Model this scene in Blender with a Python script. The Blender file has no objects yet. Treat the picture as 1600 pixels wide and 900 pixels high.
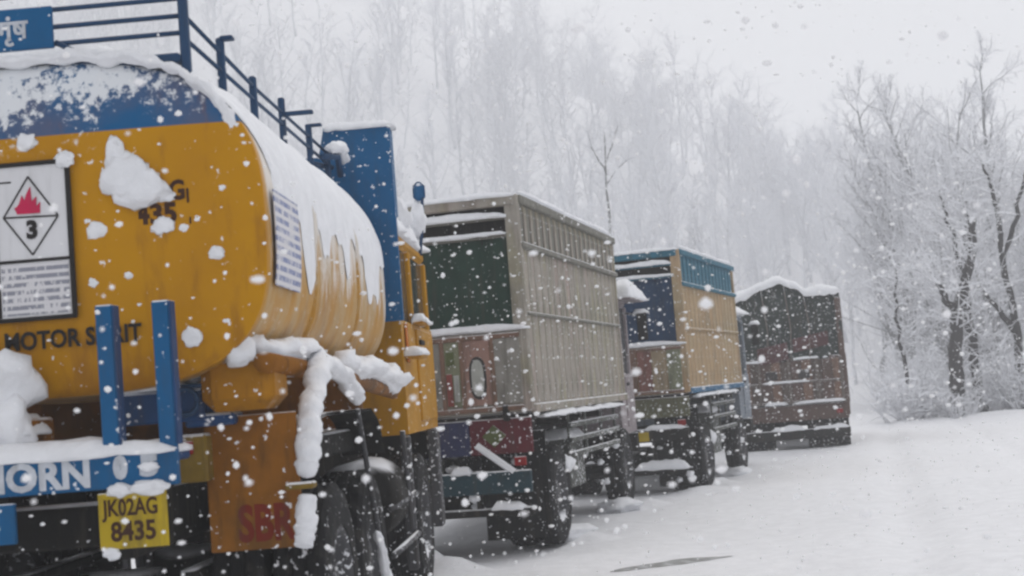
import bpy, bmesh, math, random
from mathutils import Vector, Matrix, noise as mnoise
R = math.radians
random.seed(7)
sc = bpy.context.scene
col = sc.collection

# ------------------------------------------------------------------ camera
cam_d = bpy.data.cameras.new('camera'); cam = bpy.data.objects.new('camera', cam_d); col.objects.link(cam)
PITCH, ROLL = R(4.1), R(4.5)
F = Vector((0, math.cos(PITCH), math.sin(PITCH))); R0 = Vector((1, 0, 0)); U0 = Vector((0, -math.sin(PITCH), math.cos(PITCH)))
RT = R0*math.cos(ROLL) - U0*math.sin(ROLL); UP = U0*math.cos(ROLL) + R0*math.sin(ROLL)
EYE = Vector((0, 0, 1.6))
cam.matrix_world = Matrix(((RT.x, UP.x, -F.x, EYE.x), (RT.y, UP.y, -F.y, EYE.y), (RT.z, UP.z, -F.z, EYE.z), (0, 0, 0, 1)))
cam_d.sensor_width = 36; cam_d.lens = 36*2300/1600
cam_d.clip_start = 0.1; cam_d.clip_end = 4000
cam_d.dof.use_dof = True; cam_d.dof.focus_distance = 13.0; cam_d.dof.aperture_fstop = 4.0
sc.camera = cam

# ------------------------------------------------------------------ world, sun, exposure
w = bpy.data.worlds.new('World'); sc.world = w; w.use_nodes = True
nt = w.node_tree; bg = nt.nodes['Background']
sky = nt.nodes.new('ShaderNodeTexSky'); sky.sky_type = 'NISHITA'; sky.sun_disc = False
SUN_EL, SUN_ROT = R(48), R(25)
sky.sun_elevation = SUN_EL; sky.sun_rotation = SUN_ROT; sky.dust_density = 3.0; sky.air_density = 1.0
mx = nt.nodes.new('ShaderNodeMix'); mx.data_type = 'RGBA'; mx.inputs[0].default_value = 0.93
nt.links.new(sky.outputs[0], mx.inputs[6]); mx.inputs[7].default_value = (6.3, 6.3, 6.36, 1)   # even overcast cloud deck
nt.links.new(mx.outputs[2], bg.inputs[0]); bg.inputs[1].default_value = 0.135
sun_d = bpy.data.lights.new('sun', 'SUN'); sun = bpy.data.objects.new('sun', sun_d); col.objects.link(sun)
sun_d.energy = 1.3; sun_d.angle = R(40); sun_d.color = (1, 0.97, 0.93)
sun_dir = Vector((math.sin(SUN_ROT)*math.cos(SUN_EL), math.cos(SUN_ROT)*math.cos(SUN_EL), math.sin(SUN_EL)))
sun.rotation_euler = sun_dir.to_track_quat('Z', 'Y').to_euler()
sc.view_settings.view_transform = 'Standard'; sc.view_settings.look = 'None'
sc.view_settings.exposure = 0.0; sc.view_settings.gamma = 1.0; sc.view_settings.use_curve_mapping = False
sc.render.engine = 'CYCLES'
sc.cycles.filter_width = 2.5
sc.cycles.max_bounces = 8; sc.cycles.volume_bounces = 4

# ------------------------------------------------------------------ materials
def nd(t, k, **kw):
    n = t.nodes.new(k)
    for a, b in kw.items(): setattr(n, a, b)
    return n
def ramp(t, src, a, b):
    n = nd(t, 'ShaderNodeMapRange', interpolation_type='SMOOTHSTEP'); n.inputs[1].default_value = a; n.inputs[2].default_value = b
    t.links.new(src, n.inputs[0]); return n.outputs[0]
def mixc(t, fac, a, b):
    n = nd(t, 'ShaderNodeMix', data_type='RGBA')
    for s, v in ((0, fac), (6, a), (7, b)):
        if isinstance(v, (int, float)): n.inputs[s].default_value = v
        elif isinstance(v, tuple): n.inputs[s].default_value = (*v[:3], 1)
        else: t.links.new(v, n.inputs[s])
    return n.outputs[2]
def mth(t, op, a, b=None):
    n = nd(t, 'ShaderNodeMath', operation=op)
    for s, v in ((0, a), (1, b)):
        if v is None: continue
        if isinstance(v, (int, float)): n.inputs[s].default_value = v
        else: t.links.new(v, n.inputs[s])
    return n.outputs[0]
def noise_n(t, vec, scale, detail=4, rough=.6):
    n = nd(t, 'ShaderNodeTexNoise'); n.inputs['Scale'].default_value = scale; n.inputs['Detail'].default_value = detail; n.inputs['Roughness'].default_value = rough
    t.links.new(vec, n.inputs['Vector']); return n.outputs[0]
def scaled(t, vec, s):
    n = nd(t, 'ShaderNodeMapping'); n.inputs['Scale'].default_value = s; t.links.new(vec, n.inputs[0]); return n.outputs[0]
SNOWC = (0.84, 0.85, 0.88)
def new_mat(name):
    m = bpy.data.materials.new(name); m.use_nodes = True
    t = m.node_tree; return m, t, t.nodes['Principled BSDF']
def mat(name, c, rough=.55, var=.25, dirt=.3, dust=0.0, metal=0.0, bump=.25, nscale=3.0, streak=0.0, split=None, settle=True, alt=None, dirtc=(.06, .05, .04)):
    """paint / metal / wood with uneven tone, grime, stuck snow spatter (dust) and snow settled on upward faces"""
    m, t, p = new_mat(name)
    co = nd(t, 'ShaderNodeTexCoord').outputs['Object']
    base = c
    if split:                                   # painted band: other colour above a height
        sx = nd(t, 'ShaderNodeSeparateXYZ'); t.links.new(co, sx.inputs[0])
        base = mixc(t, ramp(t, sx.outputs[2], split[0]-.004, split[0]+.004), c, split[1])
    if alt:                                      # sun-bleached and patched boards: tone wanders over the panel
        for k_, ac in enumerate(alt):
            na = noise_n(t, scaled(t, co, (1.1, 1.1, .45)), 1.3+.9*k_, 4, .6)
            base = mixc(t, mth(t, 'MULTIPLY', ramp(t, na, .46+.03*k_, .62), .75), base, ac)
    n1 = noise_n(t, co, nscale, 6)
    dk = mixc(t, mth(t, 'MULTIPLY', ramp(t, n1, .3, .75), var), base, tuple(x*.45 for x in c))
    n2 = noise_n(t, scaled(t, co, (9, 9, 1.3)), 1.6, 5)
    dk = mixc(t, mth(t, 'MULTIPLY', ramp(t, n2, .48, .72), dirt), dk, dirtc)
    out = dk
    if streak:
        n4 = noise_n(t, scaled(t, co, (14, 14, 1.0)), 1.5, 6, .7)
        out = mixc(t, mth(t, 'MULTIPLY', ramp(t, n4, .42, .7), streak), out, (.74, .75, .77))
    if dust:
        n3 = noise_n(t, co, 26, 3, .55)
        n5 = noise_n(t, co, 2.2, 3, .5)
        k = mth(t, 'ADD', mth(t, 'MULTIPLY', n5, .22), n3)
        out = mixc(t, mth(t, 'MULTIPLY', ramp(t, k, .80-.14*dust, .84-.10*dust), .85), out, SNOWC)
    if settle:
        g = nd(t, 'ShaderNodeNewGeometry'); s2 = nd(t, 'ShaderNodeSeparateXYZ'); t.links.new(g.outputs['Normal'], s2.inputs[0])
        out = mixc(t, ramp(t, mth(t, 'ADD', s2.outputs[2], mth(t, 'MULTIPLY', n1, .3)), .7, .95), out, SNOWC)
    if isinstance(out, tuple): p.inputs['Base Color'].default_value = (*out, 1)
    else: t.links.new(out, p.inputs['Base Color'])
    p.inputs['Specular IOR Level'].default_value = .12; p.inputs['Roughness'].default_value = rough; p.inputs['Metallic'].default_value = metal
    if bump:
        b = nd(t, 'ShaderNodeBump'); b.inputs['Strength'].default_value = bump; b.inputs['Distance'].default_value = .02
        t.links.new(noise_n(t, co, 12, 6), b.inputs['Height']); t.links.new(b.outputs[0], p.inputs['Normal'])
    return m
def snow_mat(name='snow', c=SNOWC, fine=9, bump=.6, dist=.05):
    m, t, p = new_mat(name)
    co = nd(t, 'ShaderNodeTexCoord').outputs['Object']
    n = noise_n(t, co, fine, 8, .65)
    t.links.new(mixc(t, ramp(t, n, .3, .75), tuple(x*.9 for x in c), c), p.inputs['Base Color'])
    p.inputs['Roughness'].default_value = .75; p.inputs['Specular IOR Level'].default_value = .25
    b = nd(t, 'ShaderNodeBump'); b.inputs['Strength'].default_value = bump; b.inputs['Distance'].default_value = dist
    t.links.new(n, b.inputs['Height']); t.links.new(b.outputs[0], p.inputs['Normal'])
    return m
class MD(dict):
    def __missing__(s, k): return k
M = MD()
M['snow'] = snow_mat()
YEL, BLU = (.465, .220, .001), (.006, .095, .235)
M['yellow'] = mat('yellow_paint', YEL, .42, .3, .25, dust=.25)
M['tank'] = None
M['saddle'] = mat('dirty_yellow_steel', (.36, .155, .004), .55, .5, .5, dust=.3, nscale=4, dirtc=(.06, .03, .01))
M['blue'] = mat('blue_paint', BLU, .45, .3, .2, dust=.35)
M['dark_blue'] = mat('dark_blue_steel', (.02, .06, .16), .5, .4, .4, dust=.4)
M['rail'] = mat('dark_blue_rail', (.022, .06, .13), .5, .3, .3, settle=False, bump=0)
M['black'] = mat('black_grime', (.012, .012, .012), .8, .3, .5, dust=.5)
M['under'] = mat('underbody', (.016, .015, .014), .8, .4, .5, dust=.15)
M['rubber'] = mat('rubber', (.012, .012, .013), .8, .3, .5, dust=.4, settle=False, dirtc=(.05, .045, .04))
M['rim'] = mat('rim_metal', (.07, .07, .075), .6, .4, .5, dust=.7)
M['glass'] = mat('cab_glass', (.03, .04, .045), .12, .2, .1, dust=.2, bump=0)
M['white'] = mat('white_paint', (.66, .66, .68), .5, .12, .18, dust=.1, bump=.05)
M['ink'] = mat('black_ink', (.02, .018, .018), .6, .1, 0, settle=False, bump=0)
M['brown_ink'] = mat('brown_lettering', (.05, .02, .012), .6, .3, .2, settle=False, bump=0)
M['red_ink'] = mat('red_lettering', (.19, .022, .008), .6, .6, .5, settle=False, bump=0)
M['flame'] = mat('crimson_print', (.50, .02, .08), .6, .1, .1, settle=False, bump=0)
M['white_ink'] = mat('worn_white_lettering', (.55, .58, .63), .6, .5, .3, settle=False, bump=0, nscale=14)
M['plate'] = mat('yellow_plate', (.46, .33, .015), .5, .4, .45, bump=.1)
M['rust'] = mat('brown_yellow_steel', (.26, .10, .008), .6, .6, .55, dust=.3, nscale=5, dirtc=(.05, .028, .012), alt=((.17, .065, .01), (.10, .05, .012)))
M['olive'] = mat('olive_box', (.22, .14, .02), .6, .6, .5, dust=.2, nscale=6)
M['lamp_red'] = mat('red_lamp', (.25, .01, .01), .25, .1, .2, bump=0)
M['lamp_amber'] = mat('amber_lamp', (.5, .15, .01), .25, .1, .2, bump=0)

def print_mat(name, pitch, c=(.16, .17, .22)):
    """rows of small illegible print on white"""
    m, t, p = new_mat(name)
    co = nd(t, 'ShaderNodeTexCoord').outputs['Object']
    sx = nd(t, 'ShaderNodeSeparateXYZ'); t.links.new(co, sx.inputs[0])
    fr = mth(t, 'FRACT', mth(t, 'MULTIPLY', sx.outputs[2], 1/pitch))
    row = mth(t, 'LESS_THAN', fr, .55)
    n = noise_n(t, scaled(t, co, (55, 55, 1/pitch*.5)), 1, 3, .7)
    n2 = noise_n(t, co, 9, 2)
    k = mth(t, 'MULTIPLY', row, ramp(t, mth(t, 'ADD', n, mth(t, 'MULTIPLY', n2, .5)), .66, .76))
    t.links.new(mixc(t, mth(t, 'MULTIPLY', k, .85), (.62, .61, .63), c), p.inputs['Base Color']); p.inputs['Roughness'].default_value = .6
    return m
M['print'] = print_mat('printed_lines', .034)
M['print_blue'] = print_mat('printed_blue_lines', .045, (.10, .14, .32))

# ------------------------------------------------------------------ helpers
def N(x, y=0., z=0.): return mnoise.noise(Vector((x, y, z)))
class B:
    def __init__(s): s.v = []; s.f = []
    def add(s, vs, fs):
        k = len(s.v); s.v += [tuple(p) for p in vs]; s.f += [tuple(i+k for i in q) for q in fs]; return s
    def box(s, x0, x1, y0, y1, z0, z1, c=None):
        w_ = min(abs(x1-x0), abs(y1-y0), abs(z1-z0))
        c = min(.012, w_*.22) if c is None else c
        vs = []; idx = {}
        X, Y, Z = (x0, x1), (y0, y1), (z0, z1)
        for i in (0, 1):
            for j in (0, 1):
                for k in (0, 1):
                    sx, sy, sz = (1, -1)[i], (1, -1)[j], (1, -1)[k]
                    for a in range(3):
                        q = [X[i]+sx*c, Y[j]+sy*c, Z[k]+sz*c]
                        q[a] = (X[i], Y[j], Z[k])[a]
                        idx[i, j, k, a] = len(vs); vs.append(q)
        fs = []
        for a in range(3):
            b_, c_ = (a+1) % 3, (a+2) % 3
            for e in (0, 1):
                q = []
                for u, v in ((0, 0), (1, 0), (1, 1), (0, 1)):
                    t = [0, 0, 0]; t[a] = e; t[b_] = u; t[c_] = v
                    q.append(idx[t[0], t[1], t[2], a])
                fs.append(q if e else q[::-1])
        for a in range(3):                      # edge bevels (edges along axis a)
            b_, c_ = (a+1) % 3, (a+2) % 3
            for u in (0, 1):
                for v in (0, 1):
                    t0 = [0, 0, 0]; t0[b_] = u; t0[c_] = v; t1 = list(t0); t1[a] = 1
                    q = [idx[(*t0, b_)], idx[(*t1, b_)], idx[(*t1, c_)], idx[(*t0, c_)]]
                    fs.append(q if (u ^ v) else q[::-1])
        for i in (0, 1):
            for j in (0, 1):
                for k in (0, 1):
                    q = [idx[i, j, k, 0], idx[i, j, k, 1], idx[i, j, k, 2]]
                    fs.append(q if (i+j+k) % 2 else q[::-1])
        return s.add(vs, fs)
    def tube(s, pts, r, n=8, cap=True):
        pts = [Vector(p) for p in pts]; m = len(pts)
        rs = r if isinstance(r, (list, tuple)) else [r]*m
        ref = None; vs = []
        for i, p in enumerate(pts):
            d = (pts[min(i+1, m-1)]-pts[max(i-1, 0)]).normalized()
            if ref is None: ref = Vector((0, 0, 1)) if abs(d.z) < .9 else Vector((1, 0, 0))
            a = (ref - d*ref.dot(d)).normalized(); b_ = d.cross(a); ref = a
            for k in range(n):
                t = 2*math.pi*k/n; vs.append(p + (a*math.cos(t)+b_*math.sin(t))*rs[i])
        fs = [(i*n+k, i*n+(k+1) % n, (i+1)*n+(k+1) % n, (i+1)*n+k) for i in range(m-1) for k in range(n)]
        if cap: fs += [tuple(range(n))[::-1], tuple(range((m-1)*n, m*n))]
        return s.add(vs, fs)
    def prism(s, poly, y0, y1):                 # polygon in x,z extruded along y
        n = len(poly)
        vs = [(x, y0, z) for x, z in poly]+[(x, y1, z) for x, z in poly]
        fs = [tuple(range(n)), tuple(range(n, 2*n))[::-1]]+[(i, i+n, (i+1) % n+n, (i+1) % n) for i in range(n)]
        return s.add(vs, fs)
    def prism_x(s, poly, x0, x1):               # polygon in y,z extruded along x
        n = len(poly)
        vs = [(x0, y, z) for y, z in poly]+[(x1, y, z) for y, z in poly]
        fs = [tuple(range(n))[::-1], tuple(range(n, 2*n))]+[(i, (i+1) % n, (i+1) % n+n, i+n) for i in range(n)]
        return s.add(vs, fs)
    def grid(s, nx, ny, fn, wrap=False):
        vs = [fn(i/(nx-1), j/(ny-1)) for j in range(ny) for i in range(nx)]
        fs = [(j*nx+i, j*nx+i+1, (j+1)*nx+i+1, (j+1)*nx+i) for j in range(ny-1) for i in range(nx-1)]
        return s.add(vs, fs)
    def mesh(s, name, smooth=False, recalc=True):
        me = bpy.data.meshes.new(name); me.from_pydata(s.v, [], s.f)
        if recalc:
            bm = bmesh.new(); bm.from_mesh(me); bmesh.ops.recalc_face_normals(bm, faces=bm.faces); bm.to_mesh(me); bm.free()
        if smooth: me.polygons.foreach_set('use_smooth', [True]*len(me.polygons))
        me.update(); return me
    def build(s, name, m, parent=None, smooth=False, label=None):
        me = s.mesh(name, smooth); me.materials.append(m)
        return link(name, me, parent, label)
def link(name, data, parent=None, label=None, loc=None):
    o = bpy.data.objects.new(name, data); col.objects.link(o)
    if parent is not None: o.parent = parent
    if label: o['label'] = label
    if loc: o.location = loc
    return o
def thing(name, label, cat, loc=(0, 0, 0), rz=0, group=None):
    o = link(name, None); o.location = loc; o.rotation_euler = (0, 0, rz); o.empty_display_size = .3
    o['label'] = label; o['category'] = cat
    if group: o['group'] = group
    return o
def part(name, m, parent, *boxes, label=None, smooth=False):
    b = B()
    for q in boxes: b.box(*q)
    return b.build(name, M[m] if isinstance(m, str) else m, parent, smooth, label)
def bar(name, m, parent, pts, r, n=8, label=None):
    return B().tube(pts, r, n).build(name, M[m] if isinstance(m, str) else m, parent, True, label)
_seed = [0]
def snow_bed(parent, x0, x1, y0, y1, z, h, rag=.035, name='snow_cover', step=.06):
    """snow lying on a ledge: lumpy top, rounded overhanging rim"""
    _seed[0] += 1; sd = _seed[0]*3.7
    nx = max(6, min(70, int((x1-x0)/step)+2)); ny = max(6, min(70, int((y1-y0)/step)+2))
    def jit(u, v):
        x = x0+(x1-x0)*u; y = y0+(y1-y0)*v
        return (x+rag*N(x*5+sd, y*5, 1)*(1 if 0 < u < 1 else 1.4), y+rag*N(x*5, y*5+sd, 2))
    def top(u, v):
        x, y = jit(u, v)
        ex = 1-abs(2*u-1)**5; ey = 1-abs(2*v-1)**4
        k = .72+.5*N(x*2.2+sd, y*2.2, 3)+.22*N(x*8, y*8+sd, 4)
        return (x, y, z+h*max(.15, k)*math.sqrt(max(ex*ey, 0)))
    def bot(u, v):
        x, y = jit(u, v); e = (1-abs(2*u-1)**8)*(1-abs(2*v-1)**8)
        return (x, y, z-.012-(.0 if e > .02 else .03*abs(N(x*7+sd, y*7, 5))))
    b = B().grid(nx, ny, top)
    # rim skirt down to a slightly lower ragged edge, then closed below
    ring = [(i, 0) for i in range(nx)]+[(nx-1, j) for j in range(1, ny)]+[(i, ny-1) for i in range(nx-2, -1, -1)]+[(0, j) for j in range(ny-2, 0, -1)]
    k0 = len(b.v)
    for i, j in ring: b.v.append(bot(i/(nx-1), j/(ny-1)))
    n = len(ring)
    for q in range(n):
        a, c = ring[q], ring[(q+1) % n]
        b.f.append((a[1]*nx+a[0], c[1]*nx+c[0], k0+(q+1) % n, k0+q))
    b.f.append(tuple(range(k0, k0+n)))
    return b.build(name, M['snow'], parent, True)
def snow_rope(parent, pts, r, rag=.3, name='snow_cover', sub=14):
    """snow clinging along a bar or edge"""
    _seed[0] += 1; sd = _seed[0]*2.3
    P = [Vector(p) for p in pts]; Q = []
    for a, c in zip(P, P[1:]):
        for k in range(sub): Q.append(a.lerp(c, k/sub))
    Q.append(P[-1]); m = len(Q); rs = []; out = []
    for i, p in enumerate(Q):
        e = min(1, math.sqrt(max(0., 1-abs(2*i/(m-1)-1)**10))+.12)
        rs.append(r*e*(1+rag*N(i*.21+sd, 1)+.2*rag*N(i*.6, sd)))
        out.append(p+Vector((N(i*.16, sd, 7), N(i*.16, sd, 8), N(i*.16, sd, 9)))*r*.5*rag)
    b = B().tube(out, rs, 18); c0 = len(b.v)//18
    for i in range(c0):
        c = out[i]
        for k in range(18):
            v = Vector(b.v[i*18+k]); d = v-c
            q = 1+rag*(.6*N(v.x*8+sd, v.y*8, v.z*8)+.5*N(v.x*19, v.y*19+sd, v.z*19)+.25*N(v.x*45, v.y*45, v.z*45+sd))
            if d.z < 0: q *= .55 if abs(d.z) > .3*d.length else .8
            b.v[i*18+k] = tuple(c+d*q)
    return b.build(name, M['snow'], parent, True)
def snow_blob(parent, c, s, name='snow_clump', sq=(1, 1, 1), seed=None, sub=3):
    _seed[0] += 1; sd = _seed[0]*1.9
    bm = bmesh.new(); bmesh.ops.create_icosphere(bm, subdivisions=sub, radius=1)
    for v in bm.verts:
        d = v.co.copy(); k = 1+.38*N(d.x*1.5+sd, d.y*1.5, d.z*1.5)+.24*N(d.x*3.6+sd, d.y*3.6, d.z*3.6)+.12*N(d.x*8+sd, d.y*8, d.z*8)
        v.co = Vector((c[0]+d.x*k*s*sq[0], c[1]+d.y*k*s*sq[1], c[2]+d.z*k*s*sq[2]))
    me = bpy.data.meshes.new(name); bm.to_mesh(me); bm.free()
    me.polygons.foreach_set('use_smooth', [True]*len(me.polygons)); me.materials.append(M['snow'])
    return link(name, me, parent)
def text(parent, s, x, y, z, h, m, width=None, name='lettering', bold=0.0, align='LEFT', rot=(R(90), 0, 0), shear=0):
    cu = bpy.data.curves.new(name, 'FONT'); cu.body = s; cu.size = h/.70; cu.extrude = .0015; cu.offset = bold; cu.align_x = align; cu.shear = shear
    cu.resolution_u = 3
    o = bpy.data.objects.new(name, cu); col.objects.link(o)
    bpy.context.view_layer.update()
    if width and o.dimensions.x > 1e-4: o.scale = (width/o.dimensions.x, 1, 1)
    dg = bpy.context.evaluated_depsgraph_get()
    me = bpy.data.meshes.new_from_object(o.evaluated_get(dg)); me.name = name
    me.materials.clear(); me.materials.append(M[m])
    me.transform(Matrix.Diagonal((o.scale.x, 1, 1, 1)))
    me.transform(Matrix.Rotation(rot[2], 4, 'Z') @ Matrix.Rotation(rot[0], 4, 'X'))
    me.transform(Matrix.Translation((x, y, z)))
    bpy.data.objects.remove(o); bpy.data.curves.remove(cu)
    return link(name, me, parent)
_wheel = {}
def wheel_meshes(r, wd):
    k = (r, wd)
    if k in _wheel: return _wheel[k]
    n = 40; prof = [(-.5, .60), (-.52, .80), (-.47, .94), (-.38, 1.0), (-.2, 1.0), (-.17, .972), (-.1, .972), (-.07, 1.0), (.07, 1.0), (.1, .972), (.17, .972), (.2, 1.0), (.38, 1.0), (.47, .94), (.52, .80), (.5, .60)]
    def lathe(prof, notch=False):
        b = B(); L = len(prof)
        for a in range(n):
            t = 2*math.pi*a/n
            for x, q in prof:
                rr = r*q*(1-(.022 if notch and q > .99 and abs(x) > .3 and a % 2 else 0))
                b.v.append((x*wd, rr*math.cos(t), rr*math.sin(t)))
        for a in range(n):
            for i in range(L-1):
                b.f.append((a*L+i, a*L+i+1, ((a+1) % n)*L+i+1, ((a+1) % n)*L+i))
        return b
    ty = lathe(prof, True).mesh('wheel', False); ty.materials.append(M['rubber'])
    rp = [(.47, .605), (.50, .57), (.40, .53), (.18, .50), (.10, .40), (.12, .30), (.20, .26), (.34, .22), (.36, .16), (.36, .001)]
    ri = lathe([(-.47, .605)]+[(x, q) for x, q in rp]).mesh('rim', True); ri.materials.append(M['rim'])
    nb = B()
    for a in range(8):
        t = a*math.pi/4; nb.tube([(.10*wd, .33*r*math.cos(t), .33*r*math.sin(t)), (.26*wd, .33*r*math.cos(t), .33*r*math.sin(t))], .018, 6)
    nu = nb.mesh('wheel_nuts', False); nu.materials.append(M['rim'])
    _wheel[k] = (ty, ri, nu); return _wheel[k]
def wheel(root, x, y, z, r=.52, wd=.28, out=1):
    ty, ri, nu = wheel_meshes(r, wd)
    o = link('wheel', ty, root, loc=(x, y, z)); o.rotation_euler = (random.random()*6, 0, 0 if out > 0 else math.pi)
    link('rim', ri, o); link('wheel_nuts', nu, o)
    return o
def axle(root, x, y, z, m='under'):
    b = B().tube([(-x, y, z), (x, y, z)], .07, 10).tube([(-.18, y, z), (.18, y, z)], .19, 12)
    for s in (-1, 1): b.box(s*.48-.04, s*.48+.04, y-.6, y+.6, z+.16, z+.22)
    b.build('axle', M[m], root, True)

def cab(root, y0, y1, z0, zb, zr, hw, m, roof=None, win='glass'):
    """flat-fronted lorry cab: lower shell, pillars, panes, doors, roof"""
    roof = roof or m; ys = y1-.10
    B().prism_x([(y0, z0), (y1-.03, z0), (y1, z0+.3), (y1-.02, zb), (y0, zb)], -hw, hw).build('cab_body', M[m], root)
    part('cab_roof', roof, root, (-hw+.01, hw-.01, y0+.01, ys, zr-.14, zr, .05))
    dy = (ys-y0)
    for s in (-1, 1):
        for a, ww in ((y0+.05, .10), (y0+dy*.42, .08), (ys-.06, .09)):
            part('cab_pillar', m, root, (s*(hw-.035)-.035, s*(hw-.035)+.035, a-ww/2, a+ww/2, zb-.02, zr-.12))
        part('side_window', win, root, (s*(hw-.05)-.012, s*(hw-.05)+.012, y0+.09, ys-.09, zb-.01, zr-.13))
        d = part('door', m, root, (s*(hw+.006)-.012, s*(hw+.006)+.012, y0+dy*.42, ys-.05, z0+.08, zb-.03))
        part('handle', 'ink', d, (s*(hw+.03)-.012, s*(hw+.03)+.012, y0+dy*.46, y0+dy*.58, zb-.16, zb-.12))
    part('windscreen', win, root, (-hw+.1, hw-.1, ys-.05, ys-.02, zb-.01, zr-.13))
    part('cab_rear_wall', m, root, (-hw+.07, hw-.07, y0+.02, y0+.05, zb-.01, zr-.13))
    g = part('grille', 'ink', root, (-.7, .7, y1-.012, y1+.022, z0+.32, z0+.6))
    for k in range(5): part('slat', 'rim', g, (-.66, .66, y1+.02, y1+.035, z0+.35+k*.05, z0+.375+k*.05))
    for s in (-1, 1):
        B().tube([(s*.82, y1-.05, z0+.42), (s*.82, y1+.03, z0+.42)], [.11, .10], 16).build('headlight', M['white'], root, True)
    part('front_bumper', 'under', root, (-hw, hw, y1-.08, y1+.08, z0-.28, z0-.02))

# ------------------------------------------------------------------ ground and hill
def sm(a, b, x):
    t = max(0, min(1, (x-a)/(b-a))); return t*t*(3-2*t)
def hill(x, y):
    a = max(0, 68-x)*.75; a = a if a < 50 else 50+18*(1-math.exp(-(a-50)/18))
    s = a*sm(66, 215, y)*sm(-250, -60, x+.0*y)  # wooded slope climbing to the left
    far = sm(200, 420, y)*sm(0, 1, (140-x)/260)*14
    r = sm(8, 90, x-.20*y)*9*sm(50, 95, y)     # wooded bank right of the road
    return s+far+r
BUMPS = [(-1.15, 14.0, .55, .30), (-.75, 13.5, .4, .12), (.62, 15.9, .35, .10), (1.55, 19.6, .4, .10), (3.0, 23.2, .5, .10), (.0, 16.8, .8, .12), (2.6, 22.0, .6, .08), (4.0, 25.9, .6, .08), (6.9, 30.3, .6, .06), (12.5, 40.2, 1.6, .06), (15, 41, 1.8, .08)]
def ground_z(x, y):
    z = .055*N(x*.22, y*.22, 3)+.035*N(x*.8, y*.55, 5)+.010*N(x*2.6, y*2.0, 9)
    d = math.hypot(x, y)
    if d > 60: z += .5*N(x*.03, y*.03, 2)*sm(60, 140, d)
    z += .10*sm(-.2, -.9, x)*sm(14.2, 13.0, y)                       # drift round the first lorry
    z -= .11*sm(1.6, 0, math.hypot((x-2.2)/2.0, (y-24.5)/4.0))       # dip below the third
    z -= .048*sm(.36, .1, abs(x-(3.6+.24*(y-14)))) + .042*sm(.34, .1, abs(x-(5.5+.24*(y-14))))   # filled-in wheel ruts
    z += .05*sm(11.2, 13.5, x-.06*(y-38))*sm(20, 34, y)
    for a, b_, r, h in BUMPS:
        q = math.hypot(x-a, y-b_)/r
        if q < 1: z += h*(1-q*q)**2
    return z+hill(x, y)
def axis(lo, hi, a, b, step, grow=1.16):
    v = []; x = a
    while x <= b: v.append(x); x += step
    s = step; x = v[-1]
    while x < hi: s *= grow; x += s; v.append(min(x, hi))
    s = step; x = v[0]; pre = []
    while x > lo: s *= grow; x -= s; pre.append(max(x, lo))
    return pre[::-1]+v
XS = axis(-1100, 1100, -4, 16, .14); YS = axis(-300, 1500, 9, 42, .16)
g = B(); nx = len(XS)
g.v = [(x, y, ground_z(x, y)) for y in YS for x in XS]
g.f = [(j*nx+i, j*nx+i+1, (j+1)*nx+i+1, (j+1)*nx+i) for j in range(len(YS)-1) for i in range(nx-1)]
me = g.mesh('snowy_ground', True, recalc=False)
me.materials.append(snow_mat('ground_snow', (.82, .825, .85), 5, .5, .06))
go = link('snowy_ground', me); go['kind'] = 'structure'
# a shallow trampled slit of wet slush in the snow by the lorries
def slush_mat():
    m, t, p = new_mat('wet_slush')
    co = nd(t, 'ShaderNodeTexCoord').outputs['Object']
    n = noise_n(t, co, 7, 5)
    t.links.new(mixc(t, ramp(t, n, .4, .7), (.16, .165, .16), (.45, .46, .48)), p.inputs['Base Color']); p.inputs['Roughness'].default_value = .45
    return m
sl = B()
cx0, cy0, cx1, cy1 = .66, 12.95, 1.80, 13.45
def slf(u, v):
    x = cx0+(cx1-cx0)*u; y = cy0+(cy1-cy0)*u
    wv = (.12*math.sin(math.pi*u)**.8+.02)*(1+.4*N(u*6, 3))
    o = (v-.5)*2*wv
    x += -o*.25; y += o*1.1
    return (x, y, ground_z(x, y)+.004+.012*math.sin(math.pi*v)*math.sin(math.pi*u))
sl.grid(24, 7, slf); so = sl.build('slush_patch', slush_mat(), None, True); so['kind'] = 'structure'

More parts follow.
